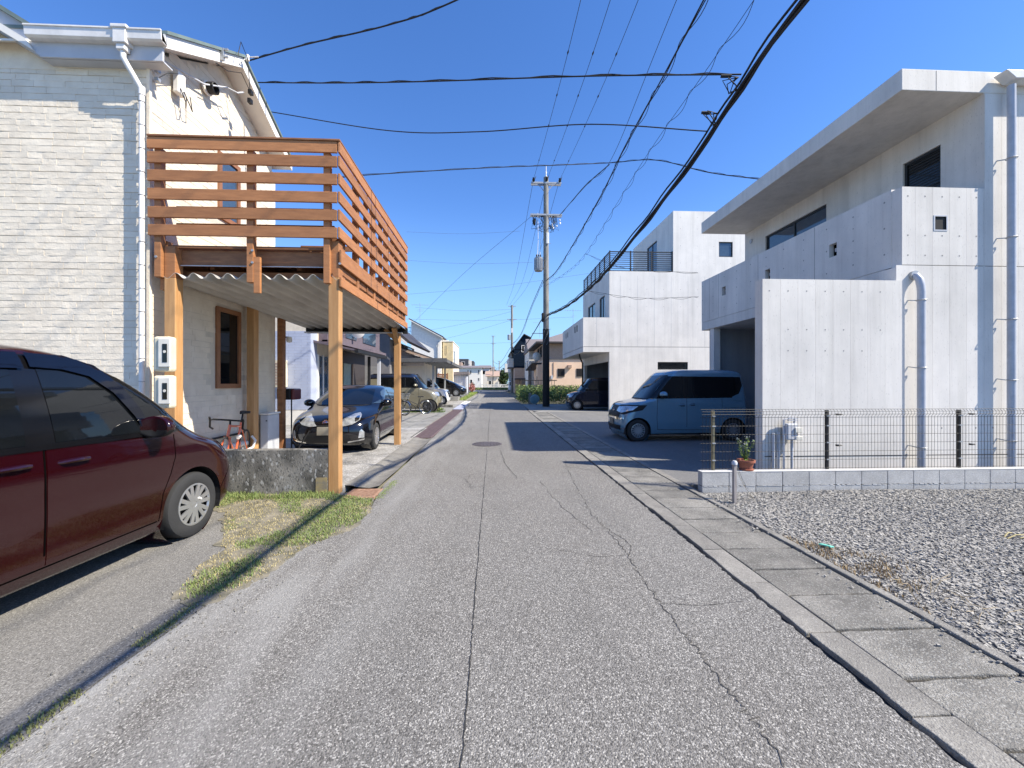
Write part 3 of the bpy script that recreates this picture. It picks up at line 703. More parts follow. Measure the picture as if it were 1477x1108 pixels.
# under the overhang: recessed ground floor
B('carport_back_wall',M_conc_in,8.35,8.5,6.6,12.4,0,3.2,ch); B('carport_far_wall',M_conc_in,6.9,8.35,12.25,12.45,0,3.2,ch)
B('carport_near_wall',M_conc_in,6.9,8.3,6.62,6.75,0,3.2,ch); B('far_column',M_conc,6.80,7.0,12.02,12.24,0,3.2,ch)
tag(ch,None)
# gas meter on the privacy wall, seen through the fence
gm=empty('gas_meter','pale grey gas meter with valve pipes on the wall behind the mesh fence','gas meter',(4.73,6.12,0))
mb=MB(); mb.box(-.12,.06,-.06,.06,.60,.86); mb.build('meter_body',M_trimgrey,gm,bevel=.02)
mb=MB(); mb.box(-.0,.11,-.085,-.06,.72,.80); mb.box(.02,.13,-.07,0,.60,.66); mb.build('meter_face',M_meterw,gm,bevel=.006)
mb=MB(); mb.tube([(-.13,0,0),(-.13,0,.92),(.04,0,.95),(.04,0,.86)],.018,8); mb.tube([(.0,0,0),(.0,0,.6)],.02,8); mb.tube([(-.2,.03,0),(-.2,.03,.72)],.02,8); mb.tube([(-.28,.03,0),(-.28,.03,.70)],.022,8)
for z in(.9,.93): mb.box(-.06,.09,-.02,.02,z,z+.015)
mb.build('gas_pipes',M_trimgrey,gm,smooth=True)

# ================================================================ RIGHT: second concrete house
c2=empty('white_concrete_house','white three-level concrete house with rooftop railing and garage','house',(0,0,0))
Y0b,Y1b=20.5,26.6
hz=[(9.2,9.9,2.28,2.58)]
p=MB(); wallmb(p,'y',Y0b,.2,6.02,14,0,3.11,[(8.58,10.2,2.2,2.6)]); p.build('ground_wall',M_conc2,c2)
B('garage_lintel',M_conc2,6.02,6.22,Y0b+.2,Y1b,2.64,3.11,c2); B('garage_pier',M_conc2,6.02,6.2,26.2,Y1b,0,2.64,c2)
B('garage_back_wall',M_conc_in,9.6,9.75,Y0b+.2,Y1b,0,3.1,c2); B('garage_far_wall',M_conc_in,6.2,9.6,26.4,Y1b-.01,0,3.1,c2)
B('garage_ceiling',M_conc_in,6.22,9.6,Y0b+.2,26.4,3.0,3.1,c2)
window(c2,'y',Y0b,8.58,10.2,2.2,2.6,M_black,M_glass,inset=.08)
p=MB(); wallmb(p,'y',Y0b-.004,.2,4.64,14,3.39,7.33,[]); 
p=MB(); p.box(4.64,6.02,Y0b,Y0b+.18,3.395,4.91); p.box(6.02,14,Y0b,Y0b+.2,3.395,7.33)
p.build('front_wall',M_conc2,c2)
B('joint_band',M_seam,4.66,14,Y0b+.01,Y0b+.2,3.375,3.395,c2); B('floor_band',M_conc2,4.64,14,Y0b,Y0b+.2,3.112,3.375,c2)
hb=[(21.9,22.2,4.35,4.72),(22.45,22.75,4.35,4.72),(24.7,24.95,4.35,4.68),(25.3,25.55,4.35,4.68)]
p=MB(); wallmb(p,'x',4.64,.15,Y0b+.18,Y1b,3.395,4.91,hb); p.build('balcony_parapet',M_conc2,c2)
for h in hb: B('parapet_shade_sheet',M_gap,4.66,4.67,h[0],h[1],h[2],h[3],c2)  # black sheet gives each opening its shade by colour
B('balcony_floor',M_conc2,4.645,6.02,Y0b+.2,Y1b,3.115,3.37,c2); B('balcony_side',M_conc2,4.79,6.02,Y1b-.15,Y1b-.004,3.39,4.9,c2)
hx=[(21.35,22.45,5.0,6.28),(23.4,25.2,5.0,6.3)]
p=MB(); wallmb(p,'x',6.02,.2,Y0b+.2,Y1b,3.39,7.33,hx); p.build('street_wall',M_conc2,c2)
window(c2,'x',6.02,*hx[0],M_black,M_glassb,out=-1,mull=1); window(c2,'x',6.02,*hx[1],M_black,M_glassb,out=-1,mull=1)
B('terrace_floor',M_conc2,6.22,14,Y0b+.2,Y1b,7.1,7.31,c2); B('terrace_edge',M_seam,6.02,9.41,Y0b+.03,Y0b+.16,7.33,7.38,c2)
p=MB(); wallmb(p,'y',Y0b+.002,.2,9.41,16.5,7.33,10.53,[(11.87,12.62,8.15,8.95)]); p.build('upper_front_wall',M_conc2,c2)
window(c2,'y',Y0b+.002,11.87,12.62,8.15,8.95,M_black,M_glassb)
p=MB(); wallmb(p,'x',9.41,.2,Y0b+.2,26.5,7.31,10.53,[(22.6,24.1,7.4,9.75)]); p.build('upper_street_wall',M_conc2,c2)
window(c2,'x',9.41,22.6,24.1,7.4,9.75,M_black,M_glassb,out=-1,mull=1)
B('upper_roof',M_conc2,9.61,16.5,Y0b+.2,26.5,10.3,10.5,c2)
sp=MB(); sp.prism([(Y0b+.4,10.62),(Y0b+2.4,10.78),(Y0b+2.4,10.82),(Y0b+.4,10.66)],9.9,14.2,'x'); s1=sp.build('solar_panels',M_glassb,c2)
sp=MB(); [sp.box(x,x+.05,Y0b+.5,Y0b+.56,10.5,10.63) for x in (10,11.2,12.4,13.6)]; sp.build('panel_feet',M_galv,s1)
for (a,b_) in (((6.06,Y0b+.08),(9.38,Y0b+.08)),((6.06,Y0b+.08),(6.06,Y1b-.1))):
    for k in range(9):
        z=7.50+k*.108; th=.03 if k<8 else .05
        MB().bar((a[0],a[1],z),(b_[0],b_[1],z),th,th).build('railing_bar',M_black,c2)
    n=3 if a[1]==b_[1] else 6
    for k in range(n+1):
        t=k/n; x,y=a[0]+(b_[0]-a[0])*t,a[1]+(b_[1]-a[1])*t
        if k==0 and n==6: continue
        B('railing_post',M_black,x-.03,x+.03,y-.03,y+.03,7.38,8.42,c2)
ties(c2,[(x+.3,z) for x in [5+.9*i for i in range(9)] for z in (3.7,4.6,5.5,6.4) if x>6 or z<4.7],'y',Y0b-.003,.014)
ties(c2,[(x+.3,z) for x in [9.5+.9*i for i in range(5)] for z in (7.8,8.7,9.6,10.2)],'y',Y0b-.002,.014)
MB().tube([(4.75,21.9,3.1),(4.78,21.9,2.9),(4.95,22.0,2.6),(4.95,22.0,0)],.045,8).build('downpipe',M_plastic,c2,smooth=True)
sm=MB(); 
for x in (5.35,): sm.box(x,x+.012,Y0b-.002,Y0b,3.4,4.9)
for x in [6.6+i*.9 for i in range(8)]: sm.box(x,x+.006,Y0b-.002,Y0b,3.4,7.1)
sm.build('formwork_seams',mat('faint_seam',(.36,.37,.38)),c2,kind='stuff')
# ================================================================ LEFT: cream house
hs=empty('cream_house','cream stone-clad two-storey house with white eaves behind the wooden balcony','house',(0,0,0))
WX,WY,WF=-5.10,6.15,9.45     # wall faces: x=WX (towards street), y=WY (towards camera)
# outer faces: mortar core with stone pieces proud of it
core=MB()
core.prism([(-12,-.18),(WX-.02,-.18),(WX-.02,6.42),(-12,6.42)],WY+.02,WY+.2,'y')
core.build('wall_core',M_mortar2,hs)
wmb=MB()
GB=[(WY+.02,6.35),(7.85,7.45),(9.45,6.55)]
# side wall with gable: boxes around two windows
wallmb(wmb,'x',WX-.02,-.2,WY+.2,WF,-.18,6.3,[(7.60,8.26,1.42,2.90),(7.66,8.24,4.6,5.80)])
wmb.prism([(WY+.2,6.3),(WF,6.3),(WF,6.58),(7.78,7.48),(WY+.2,6.52)],WX-.22,WX-.02,'x'); wmb.prism([(WY+.02,6.3),(WY+.2,6.3),(WY+.2,6.52),(WY+.02,6.42)],-8,WX-.02,'x')
wmb.build('side_wall_core',M_mortar2,hs)
B('rear_wall',M_siding,-12,WX-.02,WF,WF+.15,-.18,6.4,hs)
def stonemesh(k):
    r=random.Random(900+k); bm=bmesh.new()
    V=[]
    nx=4
    for j,z in enumerate((0,.5,1)):
        for i in range(nx+1): V.append(bm.verts.new((i/nx,-(.004+r.uniform(0,.0045)+.002*(1-z)),z*1.0)))
    for j in range(2):
        for i in range(nx): a=j*(nx+1)+i; bm.faces.new((V[a],V[a+1],V[a+nx+2],V[a+nx+1]))
    bd=[V[i] for i in range(nx+1)]+[V[nx+(nx+1)*j] for j in (1,2)]+[V[2*(nx+1)+i] for i in range(nx-1,-1,-1)]+[V[nx+1]]
    bk=[bm.verts.new((v.co.x,0.004,v.co.z)) for v in bd]
    for i in range(len(bd)): j=(i+1)%len(bd); bm.faces.new((bd[j],bd[i],bk[i],bk[j]))
    me=bpy.data.meshes.new('siding_stone'); bm.to_mesh(me); bm.free(); me.materials.append(M_siding); return me
STM=[stonemesh(k) for k in range(14)]
def course(place,a0,a1,z0,z1,h,seed,cut=None):
    r=random.Random(seed); z=z0; row=0
    while z<z1-.01:
        x=a0-r.uniform(0,.3)
        off=0
        while x<a1:
            L=r.choice((.20,.26,.31,.37,.44)); xa=max(x,a0); xb=min(x+L,a1)
            hh=min(h,z1-z)
            if xb-xa>.02 and not(cut and cut(xa,xb,z,z+hh)): place(xa,xb,z+r.choice((0,0,.004,-.003)),hh,r)
            x+=L
        z+=h; row+=1
        if row%5==0: z+=.006
cnt=[0]; far=MB()
def joinstone(me,mtx): 
    b=len(far.v); far.v+=[tuple(mtx@v.co) for v in me.vertices]; far.f+=[tuple(b+i for i in p.vertices) for p in me.polygons]
pieces=[]
course(lambda xa,xb,z,hh,r: pieces.append((xa,xb,z,hh,r.randrange(14),'y')),-8.2,WX,-.15,6.22,.094,1)
pieces.sort(key=lambda p:-( (p[0]>-7.15) and (1.3<p[2]<6.3) )*10-p[0]*.01)
for i,(xa,xb,z,hh,k,_) in enumerate(pieces):
    if i<298: inst('siding_stone',STM[k],hs,(xa+.0015,WY+.0195,z+.001),(xb-xa-.003,1,hh-.002))
    else: joinstone(STM[k],Matrix.Translation((xa+.0015,WY+.0195,z+.001))@Matrix.Diagonal((xb-xa-.003,1,hh-.003,1)))
def cutw(a,b_,z0,z1):
    c=(a+b_)/2; zc=(z0+z1)/2
    if (7.52<b_ and a<8.34) and (1.36<z1 and z0<2.96): return not (b_<7.62 or a>8.24)
    if (7.6<b_ and a<8.30) and (4.5<z1 and z0<5.86): return True
    lim=6.43+(c-WY)*.63 if c<7.78 else 7.47-(c-7.78)*.53
    return zc>lim-.03
course(lambda a,b_,z,hh,r: joinstone(STM[r.randrange(14)],Matrix.Translation((WX-.0195,a+.002,z+.001))@Matrix.Rotation(PI/2,4,'Z')@Matrix.Diagonal((b_-a-.004,.6,hh-.003,1))),WY+.0,WF,-.15,7.5,.094,2,cutw)
far.build('siding_stones',M_siding,hs,kind='stuff',fix=False)
B('corner_trim',M_siding,WX-.03,WX+.016,WY-.012,WY+.03,.3,6.3,hs)
# windows
window(hs,'x',WX+.03,7.58,8.28,1.40,2.92,M_frame,M_glass,inset=.03,fw=.085,out=1)
window(hs,'x',WX+.03,7.64,8.26,4.58,5.82,M_frame,M_glassb,inset=.03,fw=.08,out=1)
sh=MB(); sh.box(WX-.3,WX-.12,7.7,8.2,1.45,1.9); sh.build('window_inside',M_trimgrey,hs)
# eaves: gable roof with ridge along X, overhanging the street wall
ex=WX+.36
RK=[(WY-.14,6.34),(7.78,7.47),(9.62,6.50)]
rf=MB()
def roofpoly(t0,t1): return [(RK[0][0]-.03,RK[0][1]+t0),(RK[1][0],RK[1][1]+t0),(RK[2][0],RK[2][1]+t0),(RK[2][0],RK[2][1]+t1),(RK[1][0],RK[1][1]+t1),(RK[0][0]-.03,RK[0][1]+t1)]
rf.prism(roofpoly(.20,.25),-12,ex+.035,'x'); r_=rf.build('roof',M_green,hs)
b=MB(); b.prism(roofpoly(.0,.198),ex-.03,ex,'x'); b.build('barge_board',M_white,hs)
b=MB(); b.prism(roofpoly(.02,.05),-12,ex-.035,'x'); b.build('soffit',M_white,hs)
b=MB(); b.box(-6.46,ex-.035,WY-.165,WY-.135,6.15,6.50); b.build('fascia_board',M_trimgrey,hs,bevel=.004)
b=MB(); b.box(-6.46,ex-.04,WY-.13,WY+.02,6.15,6.17); b.build('eave_soffit',M_trimgrey,hs)
# gutter with outlet box
g=MB(); gp=[(WY-.28,6.50),(WY-.27,6.38),(WY-.24,6.36),(WY-.16,6.36),(WY-.15,6.50),(WY-.16,6.50),(WY-.165,6.375),(WY-.255,6.375),(WY-.265,6.50)]
g.prism(gp,-6.56,ex+.03,'x'); gu=g.build('gutter',M_gutter,hs,bevel=.003)
B('gutter_lip',M_gutter,-6.56,ex+.03,WY-.292,WY-.268,6.495,6.515,gu)
g=MB(); g.box(-5.38,-5.16,WY-.31,WY-.135,6.50,6.55); g.box(-5.36,-5.18,WY-.295,WY-.15,6.30,6.50); g.box(-5.33,-5.21,WY-.275,WY-.175,6.22,6.30); g.build('outlet_box',M_gutter,gu,bevel=.01)
d=MB(); d.tube([(-5.27,WY-.225,6.22),(-5.27,WY-.225,6.14),(-5.24,WY-.20,6.06),(-5.15,WY-.11,5.83),(-5.13,WY-.09,5.76)],.035,12); d.tube([(-5.13,WY-.09,5.80),(-5.13,WY-.09,1.0)],.034,12)
d.tube([(-5.13,WY-.09,5.82),(-5.13,WY-.09,5.70)],.042,12)
dp=d.build('downpipe',M_gutter,hs,smooth=True)
c=MB()
for k in range(14): z=5.6-k*.34; c.tube([(-5.13+.037*math.cos(t),WY-.09+.037*math.sin(t),z) for t in [i*PI/6 for i in range(13)]],.005,4,cap=False); c.bar((-5.16,WY-.09,z),(-5.22,WY+.0,z),.008,.012)
c.build('pipe_clamp',M_galv,dp)
# left part of the roof: the gable that rises to the left of the gutter
b=MB(); b.prism([(-6.46,6.17),(-6.46,6.48),(-8.6,7.76),(-8.6,7.45)],WY-.16,WY-.12,'y'); b.build('left_barge_board',M_trimgrey,hs)
b=MB(); b.prism([(-6.52,6.22),(-6.62,6.38),(-8.6,7.57),(-8.6,7.45)],WY-.20,WY-.165,'y'); b.build('left_trim_board',M_white,hs)
b=MB(); b.prism([(-6.55,6.53),(-6.50,6.56),(-8.6,7.84),(-8.6,7.76)],WY-.22,WY+2.5,'y'); b.build('left_roof',M_green,hs)
b=MB(); b.prism([(-6.46,6.16),(-6.46,6.185),(-8.6,7.47),(-8.6,7.445)],WY-.12,WY+.0,'y'); b.build('left_soffit',M_trimgrey,hs)
b=MB(); b.prism([(-6.2,6.1),(-6.46,6.2),(-12,9.5),(-12,6.1)],WY+.008,WY+.19,'y'); b.build('left_gable_wall',M_siding,hs)
# camera, cable box and brackets under the verge
sc=empty('security_camera','small dark round vent hood high on the cream side wall under the verge','vent hood',(WX+.02,7.30,6.72))
MB().lathe([(0,0),(.12,0),(.12,.03),(.09,.05),(0,.05)],n=20,axis='x').build('base_plate',M_white,sc,smooth=True)
MB().lathe([(.095,.03),(.10,.16),(.085,.17),(.08,.06),(0,.06)],n=20,axis='x').build('hood',M_plastic,sc,smooth=True)
cb=empty('cable_box','white cable junction box high at the corner of the cream side wall','junction box',(WX+.03,6.62,6.28))
B('box',M_white,0,.09,-.08,.08,-.17,.17,cb,bevel=.015)
m_=MB(); m_.tube([(.1,.02,-.1),(.14,.1,-.28),(.1,.2,-.30),(.05,.22,-.05)],.008,6); m_.tube([(.1,-.05,-.1),(.16,-.02,-.3),(.1,.06,-.34),(.08,.1,-.15)],.008,6); m_.tube([(.1,-.1,.1),(.1,-.3,-.05),(.05,-.40,-.2)],.006,6)
m_.build('cables',M_cable,cb,smooth=True)
m_=MB(); m_.tube([(-.01,-.40,.12),(.05,-.1,.2),(.08,.5,.38),(.2,.9,.62),(.32,1.0,.60),(.34,1.15,.72)],.014,8); m_.build('conduit',M_trimgrey,cb,smooth=True)
m_=MB()
for z in (.1,0.0,-.12,-.25): m_.box(-.0,.05,-.42,-.36,z,z+.05)
m_.build('brackets',M_galv,cb,kind='stuff')
br=empty('service_bracket','grey service bracket with insulators on the white barge board','cable bracket',(ex+.01,7.15,7.15))
m_=MB(); m_.box(0,.05,-.02,.02,-.05,.16); m_.box(.05,.12,-.015,.015,.13,.16); m_.box(.05,.12,-.015,.015,.0,.03); m_.build('bracket',M_galv,br)
m_=MB(); m_.lathe([(0,0),(.03,0),(.03,.1),(0,.1)],(.12,.55,.40),10); m_.tube([(.0,.5,.30),(.12,.55,.46),(.3,.58,.50)],.01,6); m_.build('insulator',M_white,br)
m_=MB(); m_.box(.08,.14,.62,.70,-.16,-.08); m_.box(.08,.14,.60,.68,-.34,-.26); m_.tube([(.1,.66,-.1),(.15,.5,.4),(.12,.35,.58),(.1,.3,.3)],.007,6); m_.tube([(.1,.66,-.1),(.1,.4,.05),(.05,.1,-.15),(.05,-.2,-.25)],.007,6); m_.build('drip_loop',M_plastic,br)
# meters on the ochre post
def meter(z,lab,zt):
    e=empty('electric_meter',lab,'meter box',(-4.78,5.86,z))
    B('case',M_meter,-.02,.21,-.02,.13,0,zt,e,bevel=.035)
    B('front_cover',M_meterw,.07,.24,-.045,-.02,.06,zt-.03,e,bevel=.02)
    B('meter_window',M_glass,.135,.20,-.050,-.045,.13,zt-.11,e,bevel=.004)
    d=MB(); d.lathe([(0,-.006),(.02,-.006),(.02,0),(0,0)],(.168,-.047,zt-.22),12,'y'); d.build('dial',M_meterw,e)
    return e
meter(1.66,'upper ivory electric meter box beside the white downpipe','' or .50)
meter(1.14,'lower ivory electric meter box beside the white downpipe',.47)

# the whole house group was drawn at one scale; set its true size and place here
for o in [x for x in COL.objects if x.parent is None and x.get('category') in ('vent hood','junction box','cable bracket','meter box')]+[hs]:
    o.scale=(.894,)*3; o.location=Vector(o.location)*.894+Vector((0,0,1.5*(1-.894)))
WX,WY,WF=-4.56,5.50,8.45

# ================================================================ LEFT: timber balcony over the carport
bc=empty('timber_balcony','reddish-brown slatted timber balcony on ochre posts over the carport','balcony',(0,0,0))
BX0,BX1,BY0,BY1=-4.52,-2.08,5.45,9.62
fs=[(4.575,4.722),(4.385,4.53),(4.15,4.293),(3.908,4.052),(3.668,3.812),(3.435,3.578)]
for i,(z0,z1) in enumerate(fs):
    B('slat',M_wood,BX0-.01+i*.003,BX1-.012,BY0-.030,BY0,z0,z1,bc,bevel=.004)
B('cap_rail',M_wood_d,BX0,BX1+.035,BY0-.045,BY0+.09,4.724,4.750,bc,bevel=.004)
B('cap_rail',M_wood_d,BX1-.09,BX1+.035,BY0+.09,BY1+.03,4.724,4.750,bc,bevel=.004)
for (z0,z1) in fs[:]: B('side_slat',M_wood,BX1,BX1+.03,BY0-.03,BY1,z0+.005,z1+.005,bc,bevel=.004)
for (z0,z1) in ((3.10,3.30),(2.80,2.93)): B('side_slat',M_wood,BX1,BX1+.03,BY0+.03,BY1,z0,z1,bc,bevel=.004)
# baluster posts behind the slats: front row, side row
for x in (BX0+.06,-3.28,BX1-.20): B('baluster',M_wood,x,x+.085,BY0+.002,BY0+.085,2.84 if x>-4 else 2.9,4.60,bc,bevel=.004)
B('baluster_foot',M_wood,-3.195,-3.11,BY0+.01,BY0+.05,2.70,3.18,bc,bevel=.004)
for y in (6.25,7.1,7.95,8.8,9.5): B('baluster',M_wood,BX1-.088,BX1-.002,y-.04,y+.045,2.95,4.60,bc,bevel=.004)
for y in (6.7,7.55,8.4,9.2): B('baluster',M_wood_d,BX1-.07,BX1-.003,y-.02,y+.02,3.0,4.60,bc)
for k,y in enumerate((5.62,)): B('inner_post',M_wood_d,BX1-.22,BX1-.03,y,y+.16,2.9,3.50,bc)
B('far_rail',M_wood_d,BX0,BX1-.1,BY1-.06,BY1-.02,4.60,4.72,bc)
for (z0,z1) in ((3.66,3.78),(3.88,4.00)): B('far_slat',M_wood,BX0,BX1-.1,BY1-.06,BY1-.03,z0,z1,bc)
# deck
for (z0,z1) in ((3.80,3.90),(3.57,3.67)): B('inner_board',M_wood_d,-4.3,-2.2,BY0+.16,BY0+.19,z0,z1,bc)
B('deck_edge_board',M_wood_d,BX0+.1,BX1-.05,BY0+.10,BY0+.14,3.31,3.35,bc,bevel=.004)
B('deck_beam',M_wood_d,BX0+.1,BX1-.12,BY0+.16,BY0+.22,3.10,3.30,bc); B('deck_beam',M_wood_d,BX0+.1,BX1-.12,BY0+.30,BY0+.36,2.96,3.05,bc)
B('deck_lath',M_trimgrey,BX0+.12,BX1-.12,BY0+.14,BY0+.155,3.085,3.095,bc)
for k in range(26):
    y=BY0+.23+k*.157
    B('deck_board',M_wood_d,WX+.04,BX1-.10,y,y+.145,3.315,3.345,bc)
for x in (-4.45,-4.0,-3.5,-2.8,-2.2): B('joist',M_wood_d,x,x+.06,BY0+.37,BY1-.05,3.10,3.30,bc)
B('rim_beam',M_wood_d,BX1-.10,BX1-.02,BY0+.1,BY1,3.00,3.31,bc)
# posts
def post(x0,x1,y0,y1,z0,z1,nm='post',m=M_post): return B(nm,m,x0,x1,y0,y1,z0,z1,bc,bevel=.006)
post(-2.235,-2.095,5.50,5.64,-.01,2.93); B('post_upper',M_wood,-2.235,-2.095,5.50,5.64,2.93,3.42,bc,bevel=.005)
post(-2.40,-2.26,9.72,9.86,.0,2.72); post(-4.37,-4.23,5.50,5.64,0,2.9); B('post_upper',M_wood,-4.37,-4.23,5.50,5.64,2.9,3.32,bc,bevel=.005)
B('post_casing',M_wood,-4.46,-4.36,5.545,5.63,2.75,3.4,bc,bevel=.004)
post(-4.48,-4.35,7.45,7.60,0,2.9); B('post',M_wood_d,-4.52,-4.41,8.55,8.68,0,2.9,bc)
mb=MB(); mb.bar((-2.33,9.79,2.45),(-2.33,9.45,2.80),.10,.09); mb.bar((-2.33,9.79,2.50),(-2.62,9.79,2.80),.09,.09); mb.build('brace',M_post,bc)
B('far_beam',M_plastic,-4.50,-2.1,9.78,9.88,2.70,2.83,bc); B('far_gutter',M_trimgrey,-4.50,-2.2,9.69,9.775,2.695,2.72,bc)
bo=MB()
for (x,z) in ((-4.47,3.16),(-3.24,3.26),(-3.24,3.10),(-1.98,3.1)): bo.lathe([(0,0),(.016,0),(.016,.012),(0,.012)],(x+.04 if x<-2 else x-.08,BY0-.012,z),10,'y')
bo.build('bolt_heads',M_galv,bc,kind='stuff')
# corrugated sheet roof under the deck (waves across X, ribs running away from the camera)
mb=MB(); nx=130; x0,x1=-4.50,-2.12; ys=[5.50,6.5,7.5,8.5,9.95]
for j,y in enumerate(ys):
    zb=2.93-.055*(y-5.5)/4.4*2+ (0)
    for i in range(nx+1):
        x=x0+(x1-x0)*i/nx; z=zb+.038*math.sin((x-x0)*2*PI/.223)
        mb.v.append((x,y,z))
for j in range(len(ys)-1):
    for i in range(nx): a=j*(nx+1)+i; mb.f.append((a,a+1,a+nx+2,a+nx+1))
o=mb.build('corrugated_roof',M_corr,bc,smooth=2,fix=False); so=o.modifiers.new('s','SOLIDIFY'); so.thickness=.005
# low weathered concrete wall
lw=empty('low_concrete_wall','low dark weathered concrete wall between the grass verge and the carport','wall',(0,0,0))
mb=MB(); mb.box(-4.5,-2.238,5.505,5.63,-.05,.60); mb.build('wall_body',M_oldwall,lw,bevel=.008)
mb=MB(); 
for (x,z) in ((-3.33,.46),(-2.49,.50),(-4.2,.48)): mb.lathe([(0,0),(.022,0)],(x,5.503,z),10,'y')
mb.build('tie_holes',M_tie,lw,kind='stuff')
B('stained_end_patch',mat('rust_patch',(.35,.26,.10),col2=(.2,.17,.12),scale=9),-2.40,-2.25,5.498,5.504,-.03,.22,lw)
# pipes, cabinet and letterbox by the wall
e=empty('white_drain_pipe','white drain pipe running low along the cream side wall behind the bicycle','pipe',(0,0,0))
MB().tube([(-4.46,6.1,.42),(-4.46,7.4,.42)],.05,12).build('pipe',M_gutter,e,smooth=True)
MB().tube([(-4.52,5.8,.60),(-4.52,7.44,.60)],.018,8).build('cable',M_plastic,e,smooth=True)
MB().tube([(-4.40,6.4,.30),(-4.38,7.2,.30),(-4.34,7.40,.34),(-4.32,7.44,.46),(-4.38,7.43,.54)],.022,8).build('hose',M_gutter,e,smooth=True)
e=empty('storage_cabinet','pale blue-white storage cabinet between the two posts by the cream wall','cabinet',(-4.36,8.05,0))
B('body',M_trimgrey,-.14,.02,-.15,.25,0,.88,e,bevel=.02); B('lid',M_white,-.15,.035,-.17,.27,.885,.92,e,bevel=.012); B('latch',M_plastic,-.03,.0,-.156,-.15,.76,.78,e)
e=empty('letterbox','dark red letterbox on a thin black pole beside the black car','letterbox',(-4.42,8.9,0))
B('box',M_plastic,-.20,.10,-.2,.14,1.14,1.38,e,bevel=.03); B('front_flap',mat('dark_red_enamel',(.12,.02,.02),rough=.4),.10,.17,-.2,.14,1.14,1.38,e,bevel=.03); MB().tube([(.02,0,0),(.02,0,1.14)],.015,8).build('pole',M_black,e)
e=empty('wall_lamp','small white round lamp fixed beside the dark post under the balcony','lamp',(-4.36,8.72,2.42))
MB().lathe([(0,-.06),(.05,-.05),(.06,0),(.05,.06),(0,.07)],n=14).build('globe',M_white,e,smooth=True); B('arm',M_plastic,-.12,-.02,-.02,.02,.04,.07,e)

